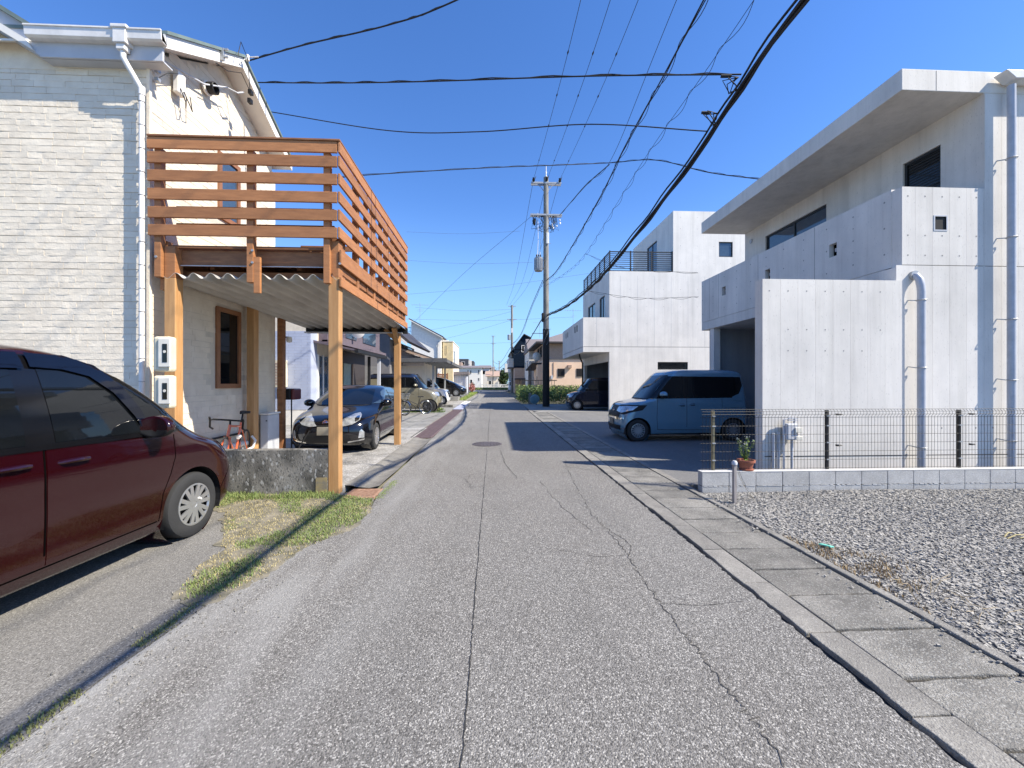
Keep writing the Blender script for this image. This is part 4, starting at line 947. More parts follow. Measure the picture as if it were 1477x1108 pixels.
# ================================================================ bicycles
def wheel_mb(e,nm,c,r,n=20,tw=.014,rimm=M_black,tm=M_rubber,axis='y'):
    def circ(rr): return [(c[0]+rr*math.cos(a),c[1],c[2]+rr*math.sin(a)) for a in [2*PI*i/40 for i in range(41)]]
    t=MB().tube(circ(r-tw),tw,8,cap=False).build(nm,tm,e,smooth=True)
    MB().tube(circ(r-2.3*tw),tw*.55,6,cap=False).build('rim',rimm,t,smooth=True)
    s=MB()
    for k in range(n):
        a=2*PI*k/n; s.bar((c[0],c[1]+(.02 if k%2 else -.02),c[2]),(c[0]+(r-2.2*tw)*math.cos(a),c[1],c[2]+(r-2.2*tw)*math.sin(a)),.0022,.0022)
    s.tube([(c[0],c[1]-.04,c[2]),(c[0],c[1]+.04,c[2])],.018,8)
    s.build('spokes',M_galv,t,kind='stuff')
def bicycle(label,loc,rz,col,city=False,basket=False,tilt=0,scale=1):
    e=empty('bicycle',label,'bicycle',loc,rz,scale=scale); e.rotation_euler=(tilt,0,rz)
    r=.335; wb=.50; fx,rx=wb,-wb
    rimm=M_chrome if city else M_black
    wheel_mb(e,'wheel',(fx,0,r),r,tw=.017 if city else .012,rimm=rimm); wheel_mb(e,'wheel',(rx,0,r),r,tw=.017 if city else .012,rimm=rimm)
    bb=(-.08,0,.28); st=(-.20,0,.82) if not city else (-.2,0,.68); hd=(.33,0,.83); hb=(.38,0,.66)
    f=MB(); t=.017
    f.tube([bb,st],t,8); f.tube([bb,hb],t*1.25,8); f.tube([hd,hb],t*1.2,8)
    if not city: f.tube([(st[0]+.02,0,st[2]-.06),(hd[0],0,hd[2]-.02)],t,8)
    else: f.tube([(-.14,0,.45),(hb[0],0,hb[2]+.05)],t,8)
    for s_ in (-.05,.05): f.tube([(rx,s_,r),(bb[0],s_*.5,bb[2])],.010,6); f.tube([(rx,s_,r),(st[0]+.01,s_*.3,st[2]-.08)],.009,6)
    f.build('frame',col,e,smooth=True)
    fk=MB()
    for s_ in (-.05,.05): fk.tube([(hb[0],s_*.8,hb[2]-.01),(fx-.02,s_,r+.12),(fx,s_,r)],.012,6)
    fk.build('fork',col,e,smooth=True)
    s=MB(); s.tube([st,(st[0]-.035,0,st[2]+.14)],.013,8); s.build('seat_post',M_plastic,e)
    sd=MB(); sd.prism([(-.16,-.07),(-.10,-.075),(0,-.03),(.13,-.015),(.13,.015),(0,.03),(-.10,.075),(-.16,.07)],-.02,.02); o=sd.build('saddle',M_plastic,e,bevel=.012); o.location=(st[0]-.04,0,st[2]+.16)
    h=MB()
    if city:
        h.tube([hd,(hd[0]-.03,0,hd[2]+.14)],.013,8); h.tube([(hd[0]-.22,-.27,hd[2]+.14),(hd[0]-.05,-.22,hd[2]+.16),(hd[0]-.02,0,hd[2]+.14),(hd[0]-.05,.22,hd[2]+.16),(hd[0]-.22,.27,hd[2]+.14)],.011,6)
    else:
        z=hd[2]+.07; h.tube([hd,(hd[0]+.02,0,z),(hd[0]+.09,0,z+.01)],.014,8); x=hd[0]+.09
        h.tube([(x-.06,-.21,z-.14),(x+.06,-.21,z-.10),(x+.08,-.21,z),(x,-.20,z+.01),(x,0,z+.01),(x,.20,z+.01),(x+.08,.21,z),(x+.06,.21,z-.10),(x-.06,.21,z-.14)],.014,8)
        for s_ in (-.21,.21): h.tube([(x+.08,s_,z),(x+.12,s_,z+.05)],.015,6)
    h.build('handlebar',M_plastic,e,smooth=True)
    c=MB(); c.lathe([(.07,-.003),(.088,-.003),(.088,.003),(.07,.003)],(bb[0],-.05,bb[2]),20,'y'); c.bar((bb[0],-.07,bb[2]),(bb[0]+.12,-.07,bb[2]-.12),.016,.012); c.bar((bb[0],.07,bb[2]),(bb[0]-.12,.07,bb[2]+.12),.016,.012)
    c.bar((bb[0]+.08,-.11,bb[2]-.12),(bb[0]+.16,-.11,bb[2]-.12),.05,.02); c.build('cranks',M_plastic if city else M_galv,e)
    b=MB(); b.tube([(-.02,.05,.62),(.05,.05,.60)],.03,10) if not city else None
    if not city: b.build('bottle',M_white,e)
    if city:
        g=MB()
        for cx in (fx,rx): g.tube([(cx+(r+.025)*math.cos(a),0,r+(r+.025)*math.sin(a)) for a in [PI*(.15+.75*i/14) for i in range(15)]],.016,6)
        g.build('mudguard',M_plastic if not basket else M_chrome,e,smooth=True)
        g=MB(); g.tube([(rx,.06,r),(rx-.08,.09,.0)],.01,6); g.build('stand',M_plastic,e)
    if basket:
        g=MB()
        for k in range(9):
            t=-1+2*k/8; g.bar((hd[0]+.06,t*.14,.78),(hd[0]+.03,t*.19,1.02),.005,.005); g.bar((hd[0]+.30,t*.14,.78),(hd[0]+.37,t*.19,1.02),.005,.005); g.bar((hd[0]+.18+t*.12,-.14,.78),(hd[0]+.20+t*.17,-.19,1.02),.005,.005)
        for z,w_ in ((.78,.14),(.86,.157),(.94,.173),(1.02,.19)):
            a,b_=hd[0]+.18-w_*.85,hd[0]+.19+w_*.95
            for p,q in (((a,-w_,z),(b_,-w_,z)),((a,w_,z),(b_,w_,z)),((a,-w_,z),(a,w_,z)),((b_,-w_,z),(b_,w_,z))): g.bar(p,q,.007,.007)
        g.build('basket',M_galv,e)
    return e
bicycle('orange road bicycle leaning at the cream wall behind the low concrete wall',(-4.22,6.62,.03),R(-74),M_orangef,tilt=-.10)
bicycle('silver-rimmed city bicycle with a front basket beside the khaki car',(-4.55,18.6,0),R(-20),M_plastic,city=True,basket=True)
bicycle('dark city bicycle standing close in front of the khaki car wheel',(-3.75,19.3,0),R(-160),M_plastic,city=True)
# ================================================================ CARS
def paint(name,c,metal=.1,rough=.18): return mat(name,c,rough=rough,metal=metal,coat=.8,col2=tuple(x*.96 for x in c),scale=3)
P_red=paint('wine_red_paint',(.018,.0006,.0013)); P_black=paint('black_paint',(.004,.004,.006),.0,.12); P_blue=paint('steel_blue_paint',(.15,.28,.37),.2)
P_navy=paint('dark_navy_paint',(.008,.009,.022),.2); P_khaki=paint('khaki_paint',(.25,.225,.155),.2); P_white=paint('white_paint',(.75,.75,.75),0); P_roofd=paint('dark_roof_paint',(.02,.03,.06),.3)
P_redfar=paint('red_paint',(.30,.02,.02),.1)
def catmull(K,sub):
    out=[]; n=len(K)
    for i in range(n-1):
        p0=K[max(i-1,0)];p1=K[i];p2=K[i+1];p3=K[min(i+2,n-1)]
        for s in range(sub):
            t=s/sub; r=[]
            for a,b,c,d in zip(p0,p1,p2,p3):
                v=.5*((2*b)+(-a+c)*t+(2*a-5*b+4*c-d)*t*t+(-a+3*b-3*c+d)*t**3)
                lo,hi=min(b,c),max(b,c); r.append(min(max(v,lo-.004),hi+.004))
            out.append(r)
    out.append(list(K[-1])); return out
class Car:
    """x forward, y left, z up; x=0 midway between the axles"""
    def __init__(s,label,keys,body,loc,rz,group=None,sub=4,top=None,topz=9,arch=(),ns=56,nc=11,scale=1,pf=3.0,pr=3.4):
        s.xn=max(k[0] for k in keys)
        s.e=empty('parked_car',label,'car',loc,rz,group,scale)
        rings=catmull(keys,sub); s.rings=rings
        V=[];F=[]; cols=nc+ns+nc; cols1=cols+1
        def half(rg):
            xf,zf,xr,zr,w,Lf,Lr=rg; pts=[]
            Lf=min(Lf,(xf-xr)*.45); Lr=min(Lr,(xf-xr)*.45)
            for i in range(nc):
                a=PI/2*i/nc; pts.append((xr+Lr-Lr*max(math.cos(a),0)**(2/2.4),w*math.sin(a)**(2/pr) if i else 0))
            for i in range(ns+1):
                t=i/ns; x=xr+Lr+(xf-Lf-xr-Lr)*t; pts.append((x,w*(1-.012*(2*t-1)**2*0)))
            for i in range(1,nc+1):
                a=PI/2*(1-i/nc); pts.append((xf-Lf+Lf*max(math.cos(a),0)**(2/2.2),w*max(math.sin(a),0)**(2/pf) if i<nc else 0))
            return [(x,y,zr+(zf-zr)*(x-xr)/max(xf-xr,1e-6)) for x,y in pts]
        H=[half(r) for r in rings]; n=len(H[0]); tot=2*n-2
        for h in H:
            full=h+[(x,-y,z) for (x,y,z) in h[-2:0:-1]]
            V+=full
        V=[list(v) for v in V]
        W=max(r[4] for r in rings)
        for (cx,cz,r) in arch:
            for v in V:
                if abs(v[1])>W*.55:
                    dx,dz=v[0]-cx,v[2]-cz; d=math.hypot(dx,dz)
                    if d<r: 
                        k=r/max(d,1e-4); v[0]=cx+dx*k; v[2]=cz+dz*k; v.append(1)
        for i in range(len(H)-1):
            for k in range(tot):
                a,b=i*tot+k,i*tot+(k+1)%tot; q=(a,b,b+tot,a+tot)
                if all(len(V[j])>3 for j in q): continue
                F.append(q)
        # caps
        for base,flip in ((0,1),((len(H)-1)*tot,0)):
            for k in range(n-1):
                a,b=base+k,base+k+1; c,d=base+(tot-k-1)%tot if k+1<n-1 else base+n-1, base+(tot-k)%tot
                q=[a,b,c,d]; q2=[]
                for j in q:
                    if j not in q2: q2.append(j)
                if len(q2)>2: F.append(tuple(q2[::-1] if flip else q2))
        me=bpy.data.meshes.new('body'); me.from_pydata([v[:3] for v in V],[],F); me.materials.append(body)
        if top: me.materials.append(top)
        bm=bmesh.new(); bm.from_mesh(me); bmesh.ops.recalc_face_normals(bm,faces=bm.faces); bm.to_mesh(me); bm.free()
        if top:
            for p in me.polygons:
                if p.center.z>topz: p.material_index=1
        s.body=link('body',me,s.e,smooth=2)
        s.bvh=BVHTree.FromPolygons([v[:3] for v in V],F); s.W=W; s.arch=arch; s.m=body
        for (cx,cz,r) in arch:
            for sy in (1,-1):
                lin=MB()
                b=len(lin.v); n_=20
                for j,yy in enumerate((W*.985,W-.30)):
                    for k in range(n_+1):
                        a=-.35+(PI+.7)*k/n_; lin.v.append((cx+(r+.004)*math.cos(a),sy*yy,cz+(r+.004)*math.sin(a)))
                for k in range(n_): lin.f.append((b+k,b+k+1,b+n_+2+k,b+n_+1+k))
                lin.f.append(tuple(b+n_+1+k for k in range(n_+1)))
                lin.build('arch_liner',M_plastic,s.e)
    def proj(s,u,z,az,off):
        d=Vector((math.cos(az),math.sin(az),0)); t=Vector((-math.sin(az),math.cos(az),0))
        o=d*5+t*u; o.z=z
        if abs(math.sin(az))>.05 and abs(math.cos(az))>.05: o.x+=s.xn
        h=s.bvh.ray_cast(o,-d,12)
        if h[0] is None: 
            return None
        nrm=h[1]; 
        if nrm.dot(d)<0: nrm=-nrm
        return h[0]+nrm*off
    def patch(s,name,poly,az,m,off=.004,parent=None,both=True,seg=.05,side=None):
        """polygon (u,z) seen from azimuth az (degrees, 0=front, 90=left side) moulded on the body; side polys use x instead of u"""
        A=R(az); P=[(-p[0],p[1]) for p in poly] if az==90 else list(poly)
        bm=bmesh.new(); vs_=[bm.verts.new((p[0],p[1],0)) for p in P]
        bm.faces.new(vs_); bmesh.ops.triangulate(bm,faces=bm.faces[:])
        for _ in range(6):
            E=[e for e in bm.edges if e.calc_length()>seg]
            if not E: break
            bmesh.ops.subdivide_edges(bm,edges=E,cuts=1); bmesh.ops.triangulate(bm,faces=bm.faces[:])
        bad=[]
        for v in bm.verts:
            q=s.proj(v.co.x,v.co.y,A,off)
            if q is None: bad.append(v)
            else: v.co=q
        if bad: bmesh.ops.delete(bm,geom=bad,context='VERTS')
        bmesh.ops.recalc_face_normals(bm,faces=bm.faces)
        me=bpy.data.meshes.new(name); bm.to_mesh(me); bm.free(); me.materials.append(m)
        # consistent outward normals
        if len(me.polygons):
            c=sum((Vector(p.normal)*p.area for p in me.polygons),Vector()); dd=Vector((math.cos(A),math.sin(A),0))
            if c.dot(dd)<0: me.flip_normals()
        for p in me.polygons: p.use_smooth=True
        out=[]
        sides=(1,-1) if both else ((side,) if side else (1,))
        for sg in sides:
            o=bpy.data.objects.new(name,me); COL.objects.link(o); o.parent=parent or s.e
            if sg<0:
                me2=me.copy(); [setattr(v,'co',Vector((v.co.x,-v.co.y,v.co.z))) for v in me2.vertices]; me2.flip_normals(); o.data=me2
            out.append(o)
        return out
    def line(s,pts,az,m=M_gap,wd=.006,off=.0015,name='panel_gap',both=True):  # strip laid on the body; default black paints the gap's shade
        A=R(az)
        for sg in ((1,-1) if both else (1,)):
            mb=MB(); P=[]
            for i in range(len(pts)-1):
                for k in range(8):
                    t=k/8; P.append((pts[i][0]*(1-t)+pts[i+1][0]*t,pts[i][1]*(1-t)+pts[i+1][1]*t))
            P.append(pts[-1]); prev=None
            for i,(a,z) in enumerate(P):
                u=-a if az==90 else a
                n2=Vector((P[min(i+1,len(P)-1)][0]-P[max(i-1,0)][0],P[min(i+1,len(P)-1)][1]-P[max(i-1,0)][1])).normalized(); nx,nz=-n2.y,n2.x
                if az==90: nx=-nx
                q=[s.proj(u+nx*wd/2*k,z+nz*wd/2*k,A,off) for k in (1,-1)]
                if q[0] is None or q[1] is None: prev=None; continue
                b=len(mb.v); mb.v+=[(c.x,sg*c.y,c.z) for c in q]
                if prev is not None: mb.f.append((prev,prev+1,b+1,b))
                prev=b
            if mb.f: mb.build(name,m,s.e,fix=False)
    def wheels(s,axles,r,y,wd=.185,spokes=7,rimm=M_rim,style='cap',steer=0):
        for (cx) in axles:
            for sg in (1,-1):
                t=MB(); h=wd/2
                t.lathe([(r*.62,-h*.9),(r*.66,-h),(r*.9,-h),(r*.97,-h*.86),(r,-h*.6),(r,h*.6),(r*.97,h*.86),(r*.9,h),(r*.66,h),(r*.62,h*.9)],n=40,axis='y')
                w_=t.build('wheel',M_rubber,s.e,smooth=True); w_.location=(cx,sg*(y-h),r)
                if sg<0: w_.rotation_euler=(0,0,PI)
                if cx>0 and steer: w_.rotation_euler[2]+=steer
                b=MB(); b.lathe([(0,.0),(r*.63,.0),(r*.63,h*.85),(r*.60,h*.85)],n=32,axis='y'); b.build('rim_well',M_plastic,w_)
                f=MB(); ro=r*.645; f.lathe([(ro,h*.80),(ro,h*1.02),(ro*.93,h*1.04),(ro*.90,h*.86)],n=40,axis='y')
                f.lathe([(0,h*.98),(ro*.20,h*.96),(ro*.22,h*.7)],n=20,axis='y')
                for k in range(spokes):
                    a=2*PI*k/spokes; tw=.25 if style=='twist' else 0
                    for dv in ((-.19,.19) if style in('double','twist') else (0,)):
                        a0=a+dv*.8; a1=a+dv+tw
                        p=(ro*.16*math.cos(a0),h*.94,ro*.16*math.sin(a0)); q=(ro*.93*math.cos(a1),h*.97,ro*.93*math.sin(a1))
                        f.bar(p,q,ro*(.19 if style=='twist' else .16 if style=='double' else .24),h*.14,up=(0,1,0))
                f.build('rim',rimm,w_,smooth=True)
    def lathe_mirror(s,x,z,y,body,sz=1.0):
        for sg in (1,-1):
            bm=bmesh.new(); bmesh.ops.create_icosphere(bm,subdivisions=3,radius=1)
            for v in bm.verts:
                c=v.co; c.x*=.10*sz; c.y*=.13*sz; c.z*=.085*sz
                c.z*= (1.0 if c.z>0 else 1.0); 
                if c.x<-.03*sz: c.x=-.03*sz-(c.x*0)
                c.x+=-.25*abs(c.y)*1
            me=bpy.data.meshes.new('mirror'); bm.to_mesh(me); bm.free(); me.materials.append(body); me.materials.append(M_plastic)
            for p in me.polygons:
                if p.center.z<-.028*sz or p.center.x<-.06*sz-.0: p.material_index=1
            o=link('mirror',me,s.e,smooth=2); o.location=(x,sg*(y+.10*sz),z)
            MB().bar((0.0,-sg*.03,-.05*sz),(.03,-sg*.16,-.09*sz),.05,.05).build('mirror_arm',M_plastic,o)
    def handle(s,x,z,m,L=.19):
        for sg in (1,-1):
            q=s.proj(-x,z,R(90),.0)
            if q is None: continue
            mb=MB(); y=sg*q.y; mb.tube([(x-L/2,y-sg*.004,z),(x-L*.38,y+sg*.022,z+.003),(x,y+sg*.03,z+.004),(x+L*.38,y+sg*.022,z+.002),(x+L/2,y-sg*.004,z-.003)],[.007,.014,.015,.014,.008],8)
            mb.build('door_handle',m,s.e,smooth=True)
        s.patch('handle_shade_patch',[(x-.06,z-.035),(x+.04,z-.035),(x+.06,z-.01),(x+.05,z+.025),(x-.05,z+.03),(x-.075,z)],90,M_plastic if m is not P_red else mat('handle_shade_red',(.03,.003,.005)),.0008,seg=.03)  # flat patch, shade of the handle cup put into its colour
    def under(s,x0,x1,y,z=.2): B('underbody',M_plastic,x0,x1,-y,y,z-.04,z+.16,s.e)
    def cabin(s,m): pass

# --- wine red compact minivan, near left
KF=[(2.02,.17,-1.98,.20,.79,.34,.25),(2.12,.28,-2.04,.30,.835,.36,.25),(2.16,.45,-2.06,.45,.845,.38,.25),(2.15,.62,-2.06,.60,.85,.40,.25),(2.11,.76,-2.06,.74,.85,.46,.25),
    (1.99,.88,-2.05,.86,.85,.50,.25),(1.78,.965,-2.04,.96,.845,.52,.25),(1.58,1.06,-2.03,1.06,.838,.46,.25),(1.42,1.14,-2.02,1.13,.830,.36,.24),
    (1.22,1.29,-1.99,1.26,.805,.28,.24),(1.00,1.455,-1.95,1.42,.765,.26,.25),(.76,1.605,-1.90,1.56,.72,.26,.26),(.56,1.695,-1.86,1.66,.675,.28,.28),(.36,1.745,-1.78,1.715,.61,.30,.30),(.06,1.78,-1.62,1.75,.48,.35,.3),(-.35,1.795,-1.3,1.77,.22,.3,.3)]
c=Car('wine red compact minivan parked on the near left lot, nose pointing up the street',KF,P_red,(-3.80,2.70,0),R(90-1.0),arch=((1.37,.31,.365),(-1.37,.31,.365)),sub=4,ns=70)
c.wheels((1.37,-1.37),.311,.845,spokes=7,style='twist'); c.under(-1.9,1.9,.72)
# door panels follow the body, gap shade laid on as black strips, glass above
c.patch('door',[(.955,.30),(.99,.52),(1.07,.68),(1.12,.82),(1.11,1.02),(.09,1.06),(.09,.29)],90,P_red,.0035)
c.patch('door',[(.068,.29),(.068,1.06),(-1.15,1.08),(-1.20,.85),(-1.13,.70),(-1.02,.50),(-.97,.30)],90,P_red,.0035)
c.line([(.965,.28),(1.0,.52),(1.08,.68),(1.13,.82),(1.12,1.03)],90,wd=.008); c.line([(.079,.28),(.079,1.08)],90,wd=.012); c.line([(.95,.285),(-.97,.275)],90,wd=.010)
c.line([(-.97,.28),(-1.02,.50),(-1.13,.71),(-1.21,.86),(-1.16,1.09)],90,wd=.009)
c.patch('belt_moulding',[(1.2,1.062),(-1.9,1.10),(-1.9,1.08),(1.05,1.045)],90,M_gloss,.008)
c.patch('pillar_trim',[(1.42,1.075),(1.18,1.25),(.92,1.45),(.66,1.60),(.42,1.67),(.1,1.69),(-1.7,1.665),(-1.9,1.10),(1.35,1.05)],90,M_gloss,.003)
c.patch('side_window',[(.80,1.085),(.15,1.098),(.13,1.64),(.32,1.635),(.48,1.585),(.64,1.46),(.76,1.26)],90,M_glass,.006)
c.patch('side_window',[(-.02,1.10),(-1.22,1.115),(-1.30,1.30),(-1.25,1.63),(-.02,1.64)],90,M_glass,.006)
c.patch('quarter_window',[(1.32,1.088),(.87,1.085),(.82,1.24),(.70,1.44),(.60,1.56),(.72,1.54),(.90,1.43),(1.12,1.25),(1.27,1.13)],90,M_glass,.006)
c.patch('quarter_window',[(-1.34,1.12),(-1.80,1.15),(-1.78,1.58),(-1.36,1.62)],90,M_glass,.006)
visor=mat('smoked_visor',(.004,.006,.014),rough=.05,spec=.4)
c.patch('door_visor',[(.09,1.69),(.09,1.60),(.28,1.59),(.45,1.545),(.60,1.42),(.74,1.22),(.80,1.105),(.86,1.11),(.80,1.28),(.68,1.47),(.52,1.62),(.32,1.685)],90,visor,.022)
c.patch('door_visor',[(.05,1.69),(.05,1.59),(-1.24,1.58),(-1.3,1.66)],90,visor,.022)
c.patch('windshield',[(-.66,1.16),(.66,1.16),(.62,1.45),(.55,1.66),(-.55,1.66),(-.62,1.45)],0,M_glass,.005,both=False)
c.patch('headlight',[(.20,.80),(.52,.83),(.66,.93),(.62,.98),(.40,.92),(.2,.86)],35,M_lens,.006)
c.patch('headlight_trim',[(1.78,.90),(1.96,.82),(2.02,.70),(1.97,.68),(1.86,.80)],90,M_plastic,.006)
c.patch('fender_mark',[(1.10,1.02),(1.00,1.03),(1.02,1.0)],90,P_red,.004)
c.patch('grille',[(-.55,.62),(.55,.62),(.6,.74),(-.6,.74)],0,M_plastic,.004,both=False); c.patch('lower_grille',[(-.5,.3),(.5,.3),(.55,.46),(-.55,.46)],0,M_plastic,.004,both=False)
c.patch('rear_window',[(-.6,1.15),(.6,1.15),(.55,1.5),(-.55,1.5)],180,M_glass,.005,both=False); c.patch('tail_lamp',[(-.82,.85),(-.6,.85),(-.6,1.15),(-.8,1.15)],180,M_redlens,.006)
c.line([(2.06,.76),(1.86,.55),(1.74,.40)],90,wd=.006); c.line([(1.74,.40),(1.72,.34)],90,wd=.006)
c.handle(.26,.955,P_red,.21); c.handle(-.10,.97,P_red,.21)
c.lathe_mirror(.84,1.13,.83,P_red,1.1)
MB().tube([(1.42,-.849,.36),(1.45,-.846,.34)],.01,6).build('clip',M_white,c.e)

# --- black hatchback in the carport, nose to the camera
KA=[(1.86,.17,-1.86,.20,.79,.42,.3),(1.97,.27,-1.93,.30,.835,.48,.3),(2.02,.42,-1.96,.45,.845,.54,.3),(2.01,.55,-1.97,.58,.848,.58,.3),(1.95,.66,-1.97,.70,.848,.62,.3),
    (1.80,.755,-1.96,.80,.845,.68,.3),(1.52,.845,-1.94,.88,.84,.72,.3),(1.20,.92,-1.92,.95,.83,.62,.3),(.98,.985,-1.90,1.01,.815,.48,.32),
    (.66,1.12,-1.84,1.12,.77,.40,.34),(.36,1.24,-1.74,1.22,.72,.38,.36),(.08,1.345,-1.62,1.31,.665,.36,.4),(-.10,1.395,-1.50,1.365,.60,.36,.42),(-.25,1.43,-1.3,1.40,.48,.4,.4),(-.5,1.445,-1.0,1.425,.22,.25,.25)]
c=Car('glossy black hatchback parked in the carport under the balcony, nose to the camera',KA,P_black,(-3.52,10.35,.012),R(-90+2.2),arch=((1.275,.30,.345),(-1.275,.30,.345)),sub=4,ns=60)
c.wheels((1.275,-1.275),.30,.845,spokes=8,style='double',steer=.0); c.under(-1.8,1.75,.7)
c.patch('windshield',[(-.62,.985),(.62,.985),(.58,1.12),(.50,1.335),(-.50,1.335),(-.58,1.12)],0,M_glass,.005,both=False)
c.patch('side_window',[(.50,1.02),(-.28,1.035),(-.28,1.315),(-.10,1.32),(.1,1.27),(.35,1.16)],90,M_glassb,.006)
c.patch('side_window',[(-.36,1.04),(-1.15,1.07),(-1.15,1.13),(-.95,1.25),(-.36,1.315)],90,M_glassb,.006)
c.patch('quarter_window',[(.84,1.0),(.57,1.015),(.5,1.09)],90,M_glassb,.006)
c.line([(.80,.28),(.86,.6),(.80,.98)],90,P_black,wd=.008); c.line([(-.32,.28),(-.32,1.03)],90,M_seam,wd=.01); c.line([(.80,.30),(-.9,.30)],90,M_seam,wd=.01)
c.patch('headlight',[(.18,.60),(.30,.585),(.50,.62),(.66,.70),(.73,.80),(.71,.84),(.58,.82),(.34,.73)],22,M_lens,.007,seg=.03)
c.patch('headlight_bezel',[(.56,.665),(.64,.70),(.69,.78),(.64,.78),(.57,.74)],22,M_chrome,.011,seg=.03)
c.patch('fog_lamp',[(.62,.34),(.74,.34),(.74,.46),(.68,.52),(.64,.48)],22,M_lens,.007,seg=.03); c.patch('chrome_fin',[(.42,.245),(.74,.29),(.75,.325),(.60,.30),(.42,.275)],22,M_chrome,.008,seg=.03)
c.patch('lower_grille',[(-.52,.24),(.52,.24),(.44,.40),(.33,.47),(-.33,.47),(-.44,.40)],0,M_plastic,.004,both=False)
c.patch('grille_bar',[(-.40,.60),(.40,.60),(.36,.615),(-.36,.615)],0,M_plastic,.004,both=False)
o=c.patch('licence_plate',[(-.165,.42),(.165,.42),(.165,.58),(-.165,.58)],0,M_plate,.018,both=False)
def emblem(car,z,w_,h_,m,off=.012,toyota=True):
    q=car.proj(0,z,0,off); mb=MB()
    def ell(cx,cz,a,b,r=.006): mb.tube([(q.x,cx+a*math.cos(t),cz+b*math.sin(t)) for t in [2*PI*i/24 for i in range(25)]],r,6,cap=False)
    ell(0,z,w_,h_,.007)
    if toyota: ell(0,z,w_*.34,h_*.9,.005); ell(0,z+h_*.38,w_*.66,h_*.42,.005)
    else: mb.bar((q.x,-w_*.9,z),(q.x,w_*.9,z),h_*.3,.006)
    e_=mb.build('emblem',m,car.e,smooth=True)
    if toyota: b=MB(); b.v=[(q.x-.006,w_*math.cos(2*PI*i/24),z+h_*math.sin(2*PI*i/24)) for i in range(24)]; b.f=[tuple(range(24))]; b.build('emblem_back',mat('emblem_blue',(.16,.26,.55),rough=.2),e_)
emblem(c,.665,.078,.052,M_chrome)
c.lathe_mirror(.60,1.02,.80,P_black,1.0)
c.handle(-.12,.86,P_black); c.handle(-1.0,.89,P_black)
c.line([(-.60,.985),(-.45,.97),(0,.965),(.45,.97),(.60,.985)],0,M_plastic,wd=.02,off=.004,both=False,name='wiper')
cbt=MB(); q=[(2.02,-.42,.58),(2.06,-.30,.42),(2.12,-.12,.2),(2.10,.0,.08)]
mb=MB().tube([(2.05,-.30,.52),(2.08,-.36,.40),(2.15,-.46,.2),(2.2,-.5,.05),(2.3,-.3,.03)],.012,6).build('black_hose',M_plastic,c.e,smooth=True)

